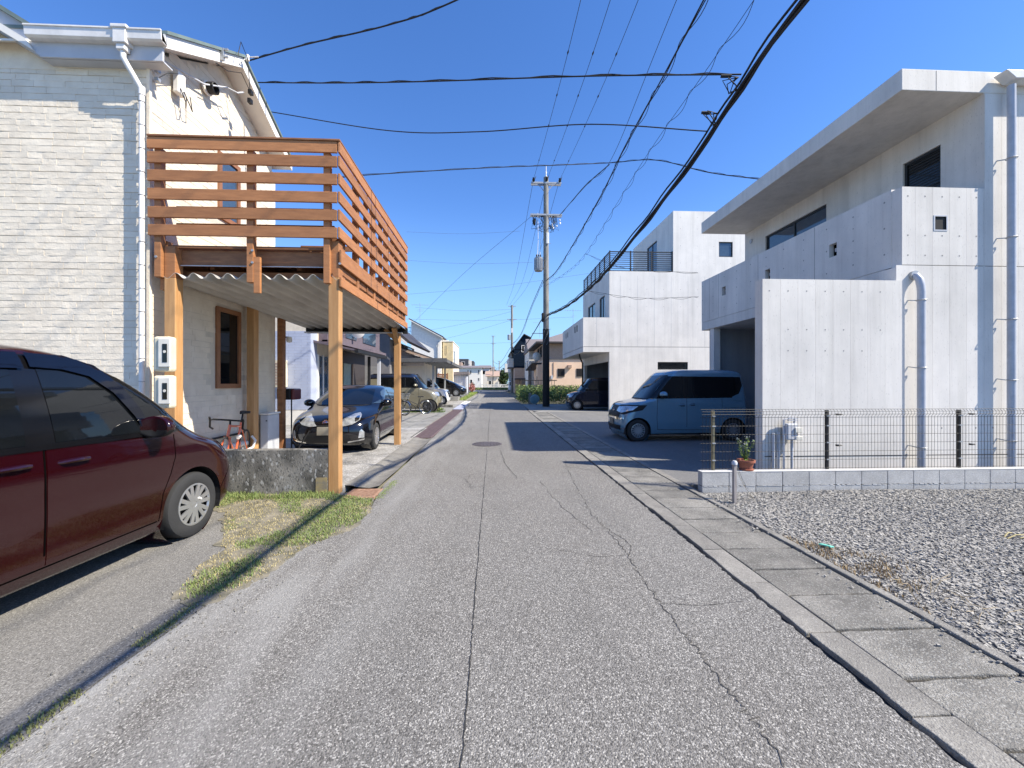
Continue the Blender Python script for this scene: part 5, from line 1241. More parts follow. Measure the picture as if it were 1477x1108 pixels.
# --- boxy kei van profile
def kei(label,body,loc,rz,H=1.78,L=3.39,wb=2.49,W=.735,hood=1.0,nose=.62,group=None,top=None,scale=1,rim=M_rim,style='double',ns=50,glass=M_glass,detail=True,sp=9,belt=1.08,steep=.55):
    f=wb/2+.60*.76+.0; rr=-(L-f); bl=belt
    cow=f-nose; hd=cow-steep
    K=[(f-.10,.18,rr+.10,.22,W*.94,.25,.2),(f-.02,.30,rr+.03,.32,W*.985,.28,.2),(f,.45,rr,.45,W,.30,.18),(f-.01,.62,rr,.60,W,.32,.18),(f-.05,.76,rr,.74,W,.36,.18),(f-.16,hood*.87,rr,.86,W,.38,.18),
       (f-.36,hood*.945,rr+.005,.96,W*.995,.36,.18),(cow,hood,rr+.01,1.04,W*.985,.30,.18),(cow-.08,hood+.08,rr+.02,hood+.09,W*.975,.24,.18),
       (cow-.08-(steep-.12)*.5,(hood+.08+H-.16)/2,rr+.05,(hood+.08+H-.16)/2,W*.93,.20,.2),(hd,H-.15,rr+.09,H-.14,W*.885,.18,.22),(hd-.10,H-.065,rr+.16,H-.07,W*.82,.22,.24),(hd-.28,H-.02,rr+.30,H-.03,W*.70,.3,.3),(hd-.55,H,rr+.6,H-.01,W*.35,.3,.3)]
    r=.28; c=Car(label,K,body,loc,rz,group,arch=((wb/2,r,r+.05),(-wb/2,r,r+.05)),sub=4,ns=ns,top=top,topz=bl+.02,scale=scale,pf=3.6,pr=4)
    c.wheels((wb/2,-wb/2),r,W-.005,wd=.155,spokes=sp,rimm=rim,style=style); c.under(rr+.1,f-.15,W-.1)
    zt=H-.20
    c.patch('windshield',[(-W*.86,hood+.03),(W*.86,hood+.03),(W*.80,zt+.04),(-W*.80,zt+.04)],0,glass,.005,both=False)
    c.patch('pillar_trim',[(cow-.12,bl-.01),(hd-.02,zt+.01),(rr+.22,zt-.01),(rr+.12,bl+.02)],90,M_gloss,.003)
    m1=cow-.40; 
    c.patch('quarter_window',[(cow-.20,bl+.01),(cow-.36,bl+.01),(hd-.10,zt-.03),(hd-.02,zt-.05)],90,glass,.006)
    c.patch('side_window',[(cow-.42,bl+.01),(.02,bl+.02),(.02,zt-.02),(hd-.14,zt-.02)],90,glass,.006)
    c.patch('side_window',[(-.06,bl+.02),(-.95,bl+.03),(-.95,zt-.03),(-.06,zt-.02)],90,glass,.006)
    c.patch('quarter_window',[(-1.0,bl+.03),(rr+.22,bl+.14),(rr+.26,zt-.05),(-1.0,zt-.03)],90,glass,.006)
    if detail:
        c.line([(cow-.30,.30),(cow-.28,.6),(cow-.30,bl)],90,M_seam,wd=.010); c.line([(-.02,.28),(-.02,bl)],90,M_seam,wd=.010); c.line([(cow-.3,.30),(-.9,.29)],90,M_seam,wd=.010); c.line([(-.95,.85),(-.95,bl)],90,M_seam,wd=.009); c.line([(-.95,.85),(rr+.1,.86)],90,M_seam,wd=.008)
        c.handle(.10,.93,body,.17); c.handle(-.17,.95,body,.17)
        c.line([(-W*.8,hood+.02),(W*.8,hood+.02)],0,M_plastic,wd=.03,off=.006,both=False,name='wiper')
    c.lathe_mirror(cow-.42,bl+.10,W-.03,body,1.0)
    c.f=f; c.hood=hood; c.Wd=W
    c.patch('rear_window',[(-W*.8,bl),(W*.8,bl),(W*.75,zt),(-W*.75,zt)],180,M_glass,.005,both=False)
    return c
c=kei('steel blue boxy van parked nose-out in the concrete house driveway',P_blue,(4.93,10.74,.004),R(180),H=1.86,hood=1.06,nose=.66,belt=1.10,steep=.58,sp=8)
c.patch('grille',[(-.46,.60),(.46,.60),(.54,.90),(-.54,.90)],0,M_plastic,.005,both=False)
c.patch('headlight',[(.25,.76),(.50,.72),(.78,.80),(.86,.90),(.60,.90),(.28,.87)],30,M_lens,.008,seg=.03)
c.patch('headlight_surround',[(.28,.72),(.60,.68),(.92,.80),(.98,.93),(.7,.93),(.3,.92)],30,M_plastic,.005,seg=.03)
c.patch('chrome_strip',[(-.44,.555),(.44,.555),(.50,.605),(-.50,.605)],0,M_chrome,.012,both=False); c.patch('chrome_strip',[(.35,.54),(.62,.56),(.62,.60),(.35,.59)],28,M_chrome,.010)
c.patch('lower_grille',[(-.52,.28),(.52,.28),(.55,.40),(-.55,.40)],0,M_plastic,.005,both=False); c.patch('licence_plate',[(-.165,.40),(.165,.40),(.165,.56),(-.165,.56)],0,M_plate,.02,both=False); c.patch('fog_trim',[(.5,.30),(.72,.30),(.70,.36),(.5,.34)],28,M_chrome,.008)
emblem(c,.77,.05,.05,M_chrome,toyota=False)
c.patch('rear_quarter_panel',[(-1.22,1.05),(-1.22,1.14),(-1.40,1.22),(-1.50,1.42),(-1.58,1.50),(-1.72,1.50),(-1.72,1.05)],90,P_blue,.009)
c=kei('dark navy boxy car nosing out of the white house garage',P_navy,(5.82,22.38,.008),R(180),H=1.80,hood=1.03,nose=.60,belt=1.08,sp=9)
c.patch('grille',[(-.45,.66),(.45,.66),(.5,.80),(-.5,.80)],0,M_plastic,.005,both=False); c.patch('chrome_strip',[(-.45,.80),(.45,.80),(.45,.83),(-.45,.83)],0,M_chrome,.008,both=False)
c.patch('headlight',[(.28,.70),(.62,.70),(.72,.86),(.34,.86)],30,M_lens,.008,seg=.03); c.patch('licence_plate',[(-.165,.40),(.165,.40),(.165,.56),(-.165,.56)],0,M_plate,.02,both=False)
c.patch('chrome_strip',[(-.55,.32),(.55,.32),(.55,.36),(-.55,.36)],0,M_chrome,.008,both=False)
c=kei('khaki boxy crossover with a dark roof on the left forecourt behind two bicycles',P_khaki,(-4.63,21.2,.006),R(0),scale=1.12,H=1.78,hood=1.05,nose=.66,top=P_roofd,belt=1.12,steep=.42,rim=M_rimd,sp=6,style='plain')
c.patch('headlight',[(.30,.74),(.60,.74),(.70,.80),(.66,.92),(.32,.92)],32,M_lens,.008,seg=.03); c.patch('grille',[(-.42,.72),(.42,.72),(.46,.92),(-.46,.92)],0,M_plastic,.005,both=False)
c.patch('bumper_cladding',[(-.6,.20),(.6,.20),(.6,.42),(-.6,.42)],0,M_plastic,.006,both=False); c.patch('roof_rail',[(.6,1.70),(-1.3,1.70),(-1.3,1.73),(.6,1.73)],90,M_plastic,.03)
c.patch('body_side_window_panel',[(-1.05,1.15),(-1.60,1.16),(-1.58,1.50),(-1.05,1.52)],90,P_khaki,.008)
c=kei('white boxy car parked under the grey carport past the khaki car',P_white,(-4.9,28.6,.003),R(0),H=1.85,L=4.0,wb=2.7,W=.84,hood=1.12,nose=.75,ns=36,detail=False,belt=1.2)
c.patch('grille',[(-.6,.5),(.6,.5),(.62,.95),(-.62,.95)],0,M_chrome,.005,both=False)
for z in (.62,.76,.90): c.patch('grille_slot',[(-.55,z-.03),(.55,z-.03),(.55,z+.03),(-.55,z+.03)],0,M_plastic,.010,both=False)
c.patch('headlight',[(.35,.86),(.75,.86),(.8,.98),(.4,.98)],32,M_lens,.008)
# black minivan, sloping nose
KM=[(2.20,.18,-2.25,.20,.84,.4,.3),(2.30,.30,-2.32,.32,.88,.45,.3),(2.33,.48,-2.33,.48,.895,.5,.3),(2.29,.66,-2.33,.64,.90,.55,.3),(2.15,.80,-2.33,.78,.90,.6,.3),(1.95,.92,-2.32,.90,.895,.6,.3),(1.65,1.04,-2.31,1.02,.885,.5,.3),
    (1.25,1.22,-2.28,1.16,.86,.4,.3),(.85,1.40,-2.22,1.34,.81,.35,.3),(.45,1.56,-2.15,1.50,.76,.35,.3),(.15,1.65,-2.05,1.60,.69,.35,.32),(-.2,1.71,-1.9,1.67,.55,.4,.35),(-.6,1.735,-1.5,1.71,.25,.3,.3)]
c=Car('black minivan with sloping nose parked under the carport beyond the white car',KM,P_black,(-4.75,36.0,.32),R(0),arch=((1.45,.32,.37),(-1.45,.32,.37)),sub=3,ns=40)
c.wheels((1.45,-1.45),.32,.89,spokes=10,style='plain'); c.under(-2.1,2.0,.75)
c.patch('windshield',[(-.65,1.12),(.65,1.12),(.55,1.58),(-.55,1.58)],0,M_glass,.005,both=False)
c.patch('side_window',[(1.15,1.12),(0,1.14),(0,1.55),(.4,1.48)],90,M_glass,.006); c.patch('side_window',[(-.08,1.14),(-1.1,1.16),(-1.1,1.54),(-.08,1.55)],90,M_glassb,.006); c.patch('quarter_window',[(-1.18,1.17),(-2.0,1.22),(-1.95,1.48),(-1.18,1.53)],90,M_glass,.006)
c.patch('headlight',[(.35,.70),(.70,.74),(1.0,.98),(.9,1.0),(.5,.86)],35,M_lens,.008); c.patch('grille',[(-.5,.55),(.5,.55),(.5,.70),(-.5,.70)],0,M_chrome,.005,both=False)
c.line([(.95,.3),(.98,1.1)],90,M_seam,wd=.01); c.line([(-.04,.3),(-.04,1.1)],90,M_seam,wd=.01); c.lathe_mirror(.9,1.22,.88,P_black,1.0)
c=kei('small white van parked at the right roadside beyond the hedge',P_white,(3.15,66.5,0),R(90),ns=30,detail=False,H=1.85)
c=kei('small red car nosing out at the far left end of the street',P_redfar,(-4.9,62,0),R(0),ns=30,detail=False,H=1.55,hood=.95,belt=1.0,top=P_roofd)
# ================================================================ LEFT: further houses
M_blueside=mat('pale_blue_siding',(.42,.46,.58),col2=(.37,.41,.53),scale=2)
M_greyw=mat('grey_render',(.22,.21,.21),col2=(.19,.18,.18),scale=2,bump=.1)
M_cream=mat('cream_render',(.78,.69,.57),scale=1.5); M_pink=mat('pale_pink_render',(.62,.56,.55)); M_yell=mat('pale_yellow_render',(.66,.53,.30)); M_brownr=mat('dark_brown_roof',(.05,.042,.042),rough=.6)
M_tan=mat('tan_fascia',(.48,.34,.24)); M_plum=mat('plum_grey_cladding',(.14,.11,.13)); M_peach=mat('peach_render',(.80,.58,.42),col2=(.75,.53,.38),scale=1.2); M_brownw=mat('brown_render',(.42,.30,.235))
M_navyw=mat('navy_siding',(.008,.018,.036),col2=(.006,.014,.028),spec=.1); M_tile=mat('grey_roof_tile',(.22,.19,.19),col2=(.16,.14,.14),scale=9); M_light=mat('offwhite_render',(.82,.78,.71)); M_charc=mat('charcoal_render',(.055,.06,.075))
h=empty('blue_sided_house','pale blue brick-sided house with a dark entrance porch behind the carport','house')
B('wall_core',M_mortar2,-14,-6.53,14.52,20.4,0,5.6,h)
# individual siding courses that can be told apart through the carport
row=0; z=.55
cm=MB().box(0,1,-.012,.004,0,.096).mesh('siding_block',M_blueside)
while z<3.3:
    x=-8.6+(row%2)*.22
    while x<-6.52:
        xb=min(x+.44,-6.52)
        if xb-x>.03: inst('siding_block',cm,h,(x+.003,14.515,z),(xb-x-.006,1,1))
        x+=.44
    z+=.100; row+=1
B('foundation',M_light,-9,-6.5,14.50,14.55,0,.52,h)
B('street_wall',M_blueside,-6.53,-6.50,14.52,15.0,0,5.6,h)
for (y0,y1,m) in ((15.0,15.1,M_white),(15.45,15.52,M_white),(15.95,16.05,M_white)): B('door_frame',m,-6.53,-6.46,y0,y1,0,2.55,h)
B('sliding_door',M_glassb,-6.53,-6.49,15.1,15.45,0,2.5,h); B('sliding_door',M_glassb,-6.53,-6.485,15.52,15.95,0,2.5,h)
B('entrance_wall',M_brownr,-6.53,-6.48,16.1,20.4,0,2.9,h)
for k,(y0,y1,m) in enumerate(((16.5,16.75,M_trimgrey),(17.1,17.3,M_light),(17.5,18.3,mat('frosted_glass',(.35,.45,.42),rough=.2)),(18.6,18.75,M_tan))): B('entrance_panel',m,-6.48,-6.44,y0,y1,.3,2.35,h)
pr_=MB(); pr_.prism([(-6.5,3.05),(-4.95,2.72),(-4.95,2.66),(-6.5,2.97)],14.7,18.6,'y'); pr_.build('porch_roof',M_plum,h)
B('porch_gutter',M_plastic,-5.03,-4.9,14.68,18.62,2.60,2.72,h); B('porch_post',M_trimgrey,-5.15,-5.03,17.9,18.02,0,2.62,h); B('porch_post',M_plastic,-5.35,-5.25,17.2,17.3,0,2.62,h)
B('porch_lamp',M_light,-6.2,-6.05,15.9,16.0,2.1,2.45,h)
B('upper_wall',M_plum,-14,-6.2,15.2,22.0,3.05,5.4,h)
for (y0,y1) in ((17.0,18.3),(19.2,21.2)): B('upper_window',M_glassb,-6.21,-6.17,y0,y1,3.4,4.8,h)
B('eave_board',M_plum,-6.4,-5.9,15.2,22.2,3.0,3.12,h)
MB().prism([(14.52,5.6),(17.4,6.9),(20.4,5.6)],-14,-6.2,'x').build('roof',M_brownr,h)
e=empty('satellite_dish','white oval satellite dish above the dark porch roof behind the near ochre post','dish',(-5.9,17.6,3.75))
MB().lathe([(0,0),(.16,.02),(.30,.06),(.30,.07),(.15,.03),(0,.01)],n=20,axis='y').build('dish',M_white,e,smooth=True); MB().tube([(0,0,0),(-.1,.2,-.1),(-.3,.3,-.3)],.02,6).build('arm',M_galv,e)
e=empty('air_conditioner','ivory louvred air conditioner at the left end of the pale blue wall','air conditioner',(-7.42,14.36,1.35))
B('case',M_meter,-.30,.12,-.16,.14,0,.95,e,bevel=.02)
for k in range(8): B('louvre',M_brownw,-.26,.05,-.175,-.162,.1+k*.1,.15+k*.1,e)
# grey house behind the porch
h=empty('grey_house','grey rendered house with tan eaves behind the carport','house')
B('near_wall',M_greyw,-14,-6.3,24.5,24.7,0,5.2,h); B('street_wall',M_greyw,-6.5,-6.3,24.7,32,0,4.2,h)
MB().prism([(-14,5.2),(-6.3,4.55),(-6.3,5.2)],24.52,24.68,'y').build('gable_wall',M_greyw,h)
MB().prism([(-9,7.2),(-5.15,3.9),(-5.0,3.98),(-8.9,7.4)],24.1,32,'y').build('roof',M_brownr,h); MB().prism([(-9,7.0),(-5.2,3.78),(-5.15,3.9),(-8.95,7.15)],24.0,24.08,'y').build('barge_board',M_light,h)
B('lean_to_wall',M_cream,-6.3,-4.6,26.0,32,0,2.9,h); MB().prism([(-6.9,4.05),(-3.75,2.98),(-3.75,3.06),(-6.9,4.2)],25.3,33,'y').build('lean_to_roof',M_brownr,h)
MB().prism([(-6.9,3.9),(-3.75,2.86),(-3.72,2.98),(-6.9,4.04)],25.2,25.3,'y').build('lean_to_fascia',M_tan,h); MB().prism([(-6.85,3.85),(-4.5,3.1),(-4.5,2.6),(-6.85,2.6)],25.95,26.0,'y').build('lean_to_gable',M_pink,h)
B('dark_doorway',M_tie,-8.2,-7.0,24.45,24.5,0,2.5,h); B('cream_panel',M_cream,-6.28,-5.6,25.9,25.96,0,2.6,h); B('dark_window',M_glass,-6.2,-5.8,25.85,25.9,1.2,1.9,h)
for (y0,y1) in ((26.5,28),(29.5,31)): B('upper_window',M_glassb,-6.3,-6.27,y0,y1,3.3,4.1,h)
# flat carport
e=empty('grey_carport','flat grey metal carport roof on thin posts over the white car and black minivan','carport')
mb=MB(); mb.prism([(-8.2,2.92),(-2.95,2.86),(-2.95,2.97),(-8.2,3.03)],24.9,37,'y'); mb.build('roof_panel',M_galv,e)
B('edge_beam',mat('dark_beam',(.12,.12,.12)),-8.2,-2.9,24.82,24.9,2.80,3.04,e); B('edge_beam',MATS['dark_beam'],-2.95,-2.88,24.9,37,2.78,2.98,e)
for (x,y) in ((-3.9,26.0),(-3.9,32.2),(-5.9,26.0),(-5.2,36.5),(-7.9,26.0),(-7.9,36)): B('post',M_galv,x-.06,x+.06,y-.06,y+.06,0,2.86,e)
for k in range(9): B('rafter',M_galv,-8.1,-3.0,25.8+k*1.3,25.86+k*1.3,2.80,2.86,e)
# white and yellow tall houses, shed and others
def win(parent,axis,pos,a0,a1,z0,z1,out=-1,m=M_glass,fm=M_white,fw=.07): window(parent,axis,pos,a0,a1,z0,z1,fm,m,inset=-.02,fw=fw,out=out)
h=empty('white_gabled_house','tall white house with a single-slope roof and brown louvred fence at the left','house')
MB().prism([(-9.4,0),(-6.03,0),(-6.03,6.85),(-9.4,8.65)],46,54,'y').build('wall',M_light,h)
MB().prism([(-9.6,8.72),(-5.75,6.68),(-5.75,6.82),(-9.6,8.86)],45.6,54.4,'y').build('roof',M_brownr,h); MB().prism([(-9.55,8.60),(-5.8,6.6),(-5.8,6.68),(-9.55,8.7)],45.55,45.6,'y').build('barge_board',M_white,h)
win(h,'y',46,-9.0,-8.3,3.9,4.6); win(h,'y',46,-6.5,-6.35,2.4,3.4)
MB().tube([(-6.3,45.9,6.3),(-6.35,45.85,5.9),(-6.4,45.9,5.6),(-6.4,45.9,0)],.07,8).build('downpipe',M_galv,h)
for k in range(3): MB().tube([(-10.6,45.9,7.0+k*.4),(-9.4,45.9,7.0+k*.4)],.03,5).build('roof_ladder_rail',mat('blue_rail',(.15,.3,.6)),h)
for k in range(3): MB().tube([(-10.5+.5*k,45.9,6.6),(-10.5+.5*k,45.9,7.9)],.03,5).build('roof_ladder_post',MATS['blue_rail'],h)
h=empty('yellow_house','white and pale yellow tall box house beyond the white single-slope house','house')
B('white_wall',M_light,-6.0,-5.3,47,55,0,6.5,h); B('yellow_wall',M_yell,-5.9,-4.75,46.6,47,0,6.3,h); B('side_wall',M_cream,-5.3,-4.75,47,55,0,6.28,h); B('roof',M_light,-6.05,-4.7,46.55,55,6.3,6.38,h)
win(h,'y',46.6,-5.6,-5.4,4.8,5.9,fm=M_yell); win(h,'x',-4.75,47.5,49,3.4,5.4,out=1)
h=empty('brown_slat_fence','brown horizontal slat fence under the far end of the grey carport','fence')
for k in range(5): B('slat',M_frame,-7.3,-5.0,43.95,44.0,1.3+k*.25,1.5+k*.25,h)
for x in (-7.2,-6.1,-5.1): B('post',M_frame,x,x+.1,44,44.1,0,2.6,h)
h=empty('white_shed','pale blue-white corrugated shed beside the far left forecourt','shed')
B('wall',mat('pale_shed',(.55,.58,.66)),-5.4,-3.2,48,51,0.2,2.45,h); MB().prism([(-5.6,2.45),(-3.0,2.5),(-3.0,2.85),(-5.6,2.8)],47.6,51,'y').build('roof',M_tile,h)
for k in range(11): B('wall_rib',M_white,-5.35+k*.2,-5.31+k*.2,47.97,48,.2,2.4,h)
B('corner_post',M_greyw,-3.05,-2.95,47.7,47.8,0,2.9,h)
h=empty('dark_modern_house','flat-roofed charcoal house far off on the left','house')
B('wall',M_charc,-12.4,-7.2,114,124,0,8.35,h); B('grey_wing',M_light,-7.2,-6.4,115,124,0,8.0,h); B('dark_wing',M_charc,-6.4,-5.8,116,124,0,7.9,h); B('low_wing',M_brownw,-12.2,-8.8,110,114,0,7.2,h)
for k in range(2): win(h,'y',114,-11.2+k*2,-10.2+k*2,6.6,7.6)
def box_house(label,x0,x1,y0,y1,z,roofm,wm,wins,axis='x',rise=1.2):
    h=empty('house',label,'house')
    B('wall',wm,x0,x1,y0,y1,0,z,h); o=.5
    if axis=='x': MB().prism([(y0-o,z),((y0+y1)/2,z+rise),(y1+o,z)],x0-o,x1+o,'x').build('roof',roofm,h)
    else: MB().prism([(x0-o,z),((x0+x1)/2,z+rise),(x1+o,z)],y0-o,y1+o,'y').build('roof',roofm,h)
    for (a0,a1,z0,z1) in wins: win(h,'y',y0,a0,a1,z0,z1)
    return h
box_house('long white two-storey house closing the view left of the far pole',-8.6,-3.0,100,108,5.3,M_tile,M_light,[(-6.6,-6.2,3.7,4.7),(-5.9,-5.5,3.7,4.7),(-5.9,-5.3,1.4,2.4),(-3.9,-3.5,3.7,4.8),(-3.9,-3.5,2.0,2.8)],rise=.7)
box_house('small pale yellow house right of the long white house',-1.8,1.2,112,118,3.4,M_brownw,M_cream,[(-1.4,-.6,1,2.2)],rise=1.5)
box_house('low cream house with a brown roof behind the left guardrail',-1.2,-.1,128,136,5.5,M_tile,M_cream,[],rise=1.3)
box_house('hazy white house at the vanishing end of the street',1.4,3.0,140,150,5.2,M_tile,M_light,[(1.7,2.4,2,3.4)],rise=1)
box_house('distant grey-roofed white block left of the vanishing point',-4.2,-1.2,125,134,6.2,M_tile,M_light,[(-3.6,-2.6,4.2,5.4)],rise=1)
box_house('tan house glimpsed beyond the parked white van',3.4,7.5,82,90,5.2,M_tile,M_cream,[(3.8,4.8,1,3)],rise=1.4)
# guardrail across the far end
e=empty('guardrail','white guardrail across the far end of the street','guardrail')
for k in range(14): B('post',M_white,-3.2+k*.75,-3.1+k*.75,93,93.1,0,1.1,e)
for z in (.45,.95): B('rail',M_white,-3.3,7,92.94,93.0,z,z+.22,e)
# plants and clutter on the far left
def leafcloud(parent,name,m,c,rad,n,size,seed,flat=1.0,box=None):
    r=random.Random(seed); mb=MB()
    for _ in range(n):
        if box:
            p=Vector((r.uniform(box[0],box[1]),r.uniform(box[2],box[3]),r.uniform(box[4],box[5])))
            q=N3.noise(p*1.1+Vector((seed,0,0)))
            if p.z>box[5]*(.74+.62*q+.25*N3.noise(p*3.7)) : continue
        else:
            while True:
                v=Vector((r.uniform(-1,1),r.uniform(-1,1),r.uniform(-1,1)))
                if v.length<1 and r.random()<v.length*1.2: break
            v*=.75+.4*N3.noise(v*1.7+Vector((seed,0,0)))
            p=Vector((c[0]+v.x*rad[0],c[1]+v.y*rad[1],c[2]+v.z*rad[2]))
        s=size*r.uniform(.6,1.3); d=Vector((r.gauss(0,1),r.gauss(0,1),r.gauss(0,.6))).normalized(); q=d.cross(Vector((r.gauss(0,1),r.gauss(0,1),r.gauss(0,1)))).normalized()
        b=len(mb.v); mb.v+=[tuple(p-d*s),tuple(p+q*s*.55),tuple(p+d*s),tuple(p-q*s*.55)]; mb.f.append((b,b+1,b+2,b+3))
    o=mb.build(name,m,parent,fix=False)
    return o
def bush(label,c,rad,m1,m2,n,size,seed,cat='shrub'):
    e=empty('shrub',label,cat,(0,0,0))
    t=MB()
    r=random.Random(seed)
    for k in range(6): t.tube([(c[0],c[1],0),(c[0]+r.uniform(-.5,.5)*rad[0],c[1]+r.uniform(-.5,.5)*rad[1],c[2])],.015,5)
    t.build('stem',M_frame,e); leafcloud(e,'foliage',m1,c,rad,n,size,seed); leafcloud(e,'light_foliage',m2,(c[0],c[1],c[2]+rad[2]*.15),rad,n//2,size*.9,seed+1)
    return e
bush('green shrub at the road edge in front of the black minivan',(-3.4,40,.42),(.5,.8,.45),M_leafd,M_leaf2,700,.07,41)
bush('pinkish flowering shrub on the far left road edge',(-3.0,56,.9),(.5,1.2,.8),mat('pink_flower',(.55,.22,.20)),M_leafd,700,.08,42)
bush('low tuft of green weeds beside the purple gratings',(-3.0,21.6,.08),(.45,.5,.12),M_leaf,M_leaf2,420,.03,43)
box_=[('broad dark tree far behind the houses left of the far pole',(-.6,150,5),(2.5,3,3)),('dark hedge-like tree far beyond the guardrail',(6.2,112,4),(3,3,4)),('round dark tree at the street end beside the far pole',(3.0,122,3.2),(2.0,2,3.2))]
for i,(lab,c,rad) in enumerate(box_):
    e=empty('tree',lab,'tree'); MB().tube([(c[0],c[1],0),(c[0]+.1,c[1],c[2]*.5),(c[0],c[1],c[2])],[.25,.18,.1],7).build('trunk',M_frame,e,smooth=True); leafcloud(e,'crown',M_leafd,c,rad,900,.35,60+i); leafcloud(e,'light_crown',M_leaf,c,rad,400,.3,70+i)

# ================================================================ RIGHT: beyond the pole
h=empty('peach_house','two-storey peach and brown house with a grey hipped roof behind the hedge','house')
YP=39.9
wl=MB(); wl.box(4.96,15,YP,YP+9,0,3.86); wl.build('lower_wall',M_peach,h); B('upper_wall',M_brownw,5.0,15,YP+.05,YP+9,3.9,5.55,h); B('floor_band',M_tan,4.93,15,YP-.03,YP+9,3.84,3.93,h)
MB().prism([(4.2,5.45),(15.5,5.45),(15.5,5.6),(4.2,5.6)],YP-.7,YP+9.6,'y').build('eave',M_brownr,h)
rf=MB(); rf.v=[(4.2,YP-.7,5.61),(15.5,YP-.7,5.61),(15.5,YP+9.6,5.61),(4.2,YP+9.6,5.61),(8.6,YP+4.4,7.35),(13.5,YP+4.4,7.35)]; rf.f=[(0,1,5,4),(1,2,5),(2,3,4,5),(3,0,4),(0,3,2,1)]; rf.build('roof',M_tile,h)
for (a,b_,z0,z1) in ((6.45,7.15,2.15,2.95),(8.35,9.1,2.15,2.95)):
    f=window(h,'y',YP,a,b_,z0,z1,M_brownr,M_glass,inset=-.03,fw=.07); 
    for k in range(7): B('grille_bar',M_brownr,a+.08+k*.08,a+.11+k*.08,YP-.08,YP-.05,z0,z1,h)
B('vent_hood',M_brownw,7.45,7.8,YP-.35,YP,3.0,3.3,h); B('meter',M_trimgrey,5.75,5.95,YP-.12,YP,1.9,2.25,h); MB().tube([(5.3,YP-.05,3.4),(5.6,YP-.05,3.4),(5.6,YP-.05,2.0)],.025,6).build('pipe',M_brownw,h); MB().tube([(6.05,YP-.05,3.6),(6.05,YP-.05,2.1)],.03,6).build('pipe',M_brownw,h)
for (y0,y1) in ((41,42.6),(43.4,45)): window(h,'x',5.0,y0,y1,4.2,5.3,M_brownr,M_glass,inset=-.03,out=-1,mull=1)
B('balcony_shutter',M_brownr,4.9,5.0,44.8,47,3.9,5.0,h)
MB().prism([(YP+1,3.5),(YP+9,3.0),(YP+9,3.1),(YP+1,3.6)],3.9,4.96,'x').build('lean_to_roof',M_brownr,h); B('lean_to_wall',M_peach,4.5,4.96,YP+.8,YP+2.2,0,3.4,h)
for y in (YP+2.6,YP+4,YP+5.4): B('lean_to_post',M_brownr,3.95,4.05,y,y+.08,0,3.2,h)
B('door',M_frame,4.47,4.5,YP+1,YP+1.7,0,2.2,h)
MB().lathe([(0,0),(.35,.04),(.45,.12),(.4,.1),(0,.03)],(4.55,YP+2,4.3),16,'y').build('dish',M_white,h,smooth=True)
h=empty('white_lean_house','grey-white gabled house wedged between the peach and navy houses','house')
B('wall',M_light,4.45,9,50,57,0,5.6,h); MB().prism([(49.6,5.5),(53.5,7.4),(57.4,5.5)],4.3,9.3,'x').build('roof',M_tile,h)
window(h,'x',4.45,51,52.2,3.2,4.4,M_white,M_glass,inset=-.02,out=-1); window(h,'x',4.45,54,55.2,3.2,4.4,M_white,M_glass,inset=-.02,out=-1)
h=empty('navy_house','dark navy clapboard house with a pale brick ground floor beyond the peach house','house')
B('upper_wall',M_navyw,3.0,5.2,58,66,3.7,6.4,h); B('lower_wall',mat('pale_brick',(.56,.40,.30),col2=(.48,.33,.24),scale=7),3.05,5.2,58.05,66,0,3.7,h)
MB().prism([(2.7,6.1),(4.4,8.45),(5.4,7.9),(5.4,6.3),(3.0,6.3)],58.0,66,'y').build('gable',M_navyw,h); MB().prism([(2.55,6.05),(4.4,8.55),(5.5,8.0),(5.5,8.12),(4.4,8.68),(2.45,6.1)],57.7,66.3,'y').build('roof',M_charc,h)
for k in range(10): B('clapboard',M_navyw,2.99,5.2,57.97,58,3.75+k*.25,3.97+k*.25,h)
win(h,'y',57.96,4.05,4.5,6.0,7.0); B('balcony',M_light,2.2,3.0,60,64,3.9,5.2,h); B('balcony_floor',M_greyw,2.15,3.0,59.9,64.1,3.75,3.9,h); B('storage_porch',M_brownr,3.0,4.8,55.6,58,2.0,2.15,h); B('porch_box',M_tile,4.0,4.4,56,57,1.4,2.0,h)
h=empty('far_right_house','grey house with a projecting white balcony beyond the navy house','house')
B('wall',M_greyw,3.0,7,70,78,0,6.5,h); B('balcony',M_light,2.0,3.0,70.2,73,3.4,4.9,h); B('roof',M_tile,2.8,7.2,69.8,78.2,6.5,6.8,h); win(h,'y',70,3.6,4.6,3.4,5)
e=empty('dark_fence','dark mesh garden fence behind the hedge','fence')
for k in range(14): B('fence_post',M_brownr,2.4+k*.25,2.44+k*.25,37.0,37.04,0,1.75,e)
B('fence_rail',M_brownr,2.4,5.9,37,37.05,1.7,1.78,e); B('fence_rail',M_brownr,2.4,5.9,37,37.05,.5,.56,e)
h=empty('hedge','bright green flowering hedge along the roadside behind the utility pole','hedge')
mb=MB(); r=random.Random(3)
for k in range(40): x=r.uniform(2.1,8); y=r.uniform(28.2,35.5); mb.tube([(x,y,0),(x+r.uniform(-.2,.2),y+r.uniform(-.2,.2),.9)],.012,4)
mb.build('stems',M_frame,h,kind='stuff')
leafcloud(h,'foliage',M_leaf,0,0,17000,.06,81,box=(1.95,8.0,28.0,36.5,.05,1.30)); leafcloud(h,'light_foliage',M_leaf2,0,0,6500,.06,82,box=(1.95,8.0,28.0,36.5,.62,1.36)); leafcloud(h,'mid_foliage',M_leaf,0,0,6000,.06,83,box=(1.95,8.0,28.0,36.5,.3,1.34))
for o in h.children: 
    if 'foliage' in o.name: o['kind']='stuff'
